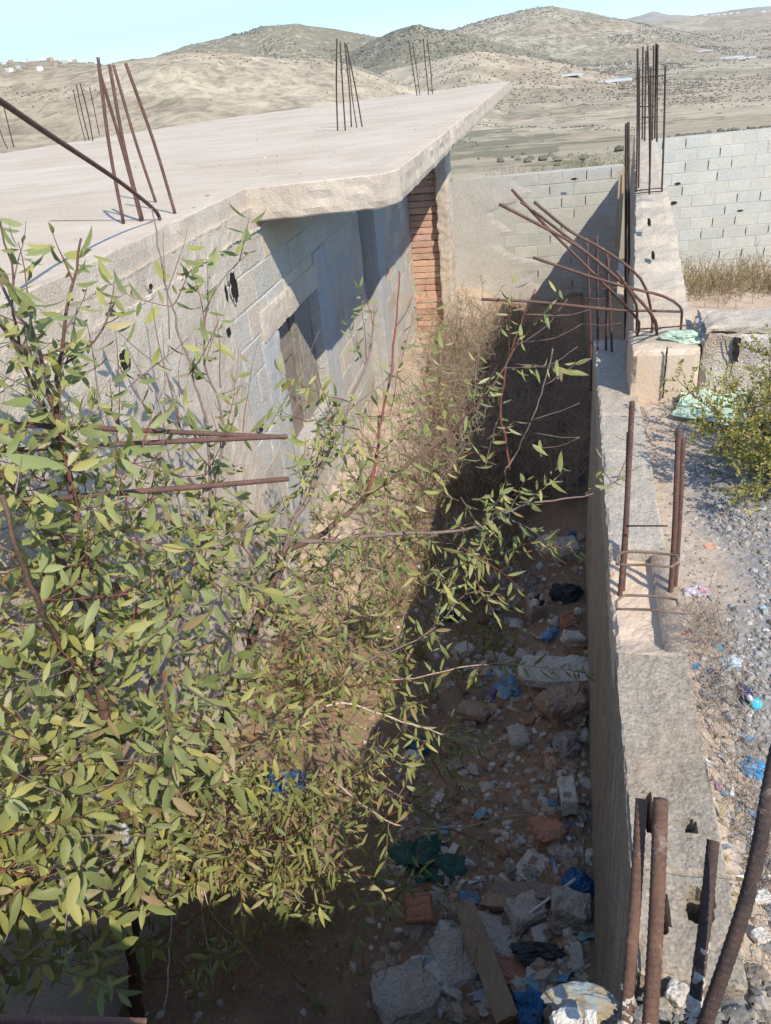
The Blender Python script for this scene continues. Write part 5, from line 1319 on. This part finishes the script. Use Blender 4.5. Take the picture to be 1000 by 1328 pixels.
V = [(x, y, z) for z in (-130, 760) for x, y in ((-12200, -12200), (12200, -12200), (12200, 12200), (-12200, 12200))]
hzm = bpy.data.materials.new('pale_air'); hzm.use_nodes = True; hzm.node_tree.nodes.clear()
pv = hzm.node_tree.nodes.new('ShaderNodeVolumePrincipled'); ho = hzm.node_tree.nodes.new('ShaderNodeOutputMaterial'); hzm.node_tree.links.new(pv.outputs[0], ho.inputs['Volume'])
pv.inputs['Color'].default_value = (.84, .89, .94, 1); pv.inputs['Density'].default_value = 5.5e-5; pv.inputs['Anisotropy'].default_value = .2
tag(obj('haze', V, [(0, 3, 2, 1), (4, 5, 6, 7), (0, 1, 5, 4), (1, 2, 6, 5), (2, 3, 7, 6), (3, 0, 4, 7)], hzm), kind='stuff')

# ------------------------------------------------------------------ camera, light, sky
cam = bpy.data.cameras.new('camera'); co = bpy.data.objects.new('camera', cam); COL.objects.link(co); scene.camera = co
cam.sensor_fit = 'VERTICAL'; cam.sensor_height = 36; cam.sensor_width = 27.11; cam.lens = 36 * FPX / 1328
cam.clip_start = .05; cam.clip_end = 40000
co.matrix_world = Matrix((tuple(RM[:, 0]), tuple(-RM[:, 1]), tuple(-RM[:, 2]))).transposed().to_4x4()

SUN = Vector((.70, -.75, 1.0)).normalized()
sl = bpy.data.lights.new('sun', 'SUN'); sl.energy = 2.3; sl.angle = R(.53); sl.color = (1, .92, .79)
so = bpy.data.objects.new('sun', sl); COL.objects.link(so); so.rotation_euler = (-SUN).to_track_quat('-Z', 'Y').to_euler(); so.location = (5, -6, 12)
w = bpy.data.worlds.new('World'); scene.world = w; w.use_nodes = True
nt_ = w.node_tree; nt_.nodes.clear(); sky = nt_.nodes.new('ShaderNodeTexSky'); sky.sky_type = 'NISHITA'; sky.sun_disc = False
sky.sun_elevation = math.asin(SUN.z); sky.sun_rotation = math.atan2(SUN.x, SUN.y); sky.altitude = 900; sky.air_density = .8; sky.dust_density = .1; sky.ozone_density = 1.6
bg = nt_.nodes.new('ShaderNodeBackground'); bg.inputs[1].default_value = .15; ou = nt_.nodes.new('ShaderNodeOutputWorld')
tc = nt_.nodes.new('ShaderNodeTexCoord'); sp = nt_.nodes.new('ShaderNodeSeparateXYZ'); nt_.links.new(tc.outputs['Generated'], sp.inputs[0])
rp = nt_.nodes.new('ShaderNodeValToRGB'); nt_.links.new(sp.outputs[2], rp.inputs[0]); e = rp.color_ramp.elements
e[0].position = 0.0; e[0].color = (.50, .75, .93, 1); e[1].position = .22; e[1].color = (1, 1, 1, 1); k_ = e.new(.06); k_.color = (.50, .80, .93, 1)
mx = nt_.nodes.new('ShaderNodeMix'); mx.data_type = 'RGBA'; mx.blend_type = 'MULTIPLY'; mx.inputs[0].default_value = 1
nt_.links.new(sky.outputs[0], mx.inputs[6]); nt_.links.new(rp.outputs[0], mx.inputs[7]); nt_.links.new(mx.outputs[2], bg.inputs[0]); nt_.links.new(bg.outputs[0], ou.inputs[0])
scene.view_settings.view_transform = 'Standard'; scene.view_settings.look = 'None'; scene.view_settings.exposure = 1.25; scene.view_settings.gamma = 1
scene.cycles.max_bounces = 6; scene.cycles.diffuse_bounces = 3; scene.cycles.transparent_max_bounces = 6
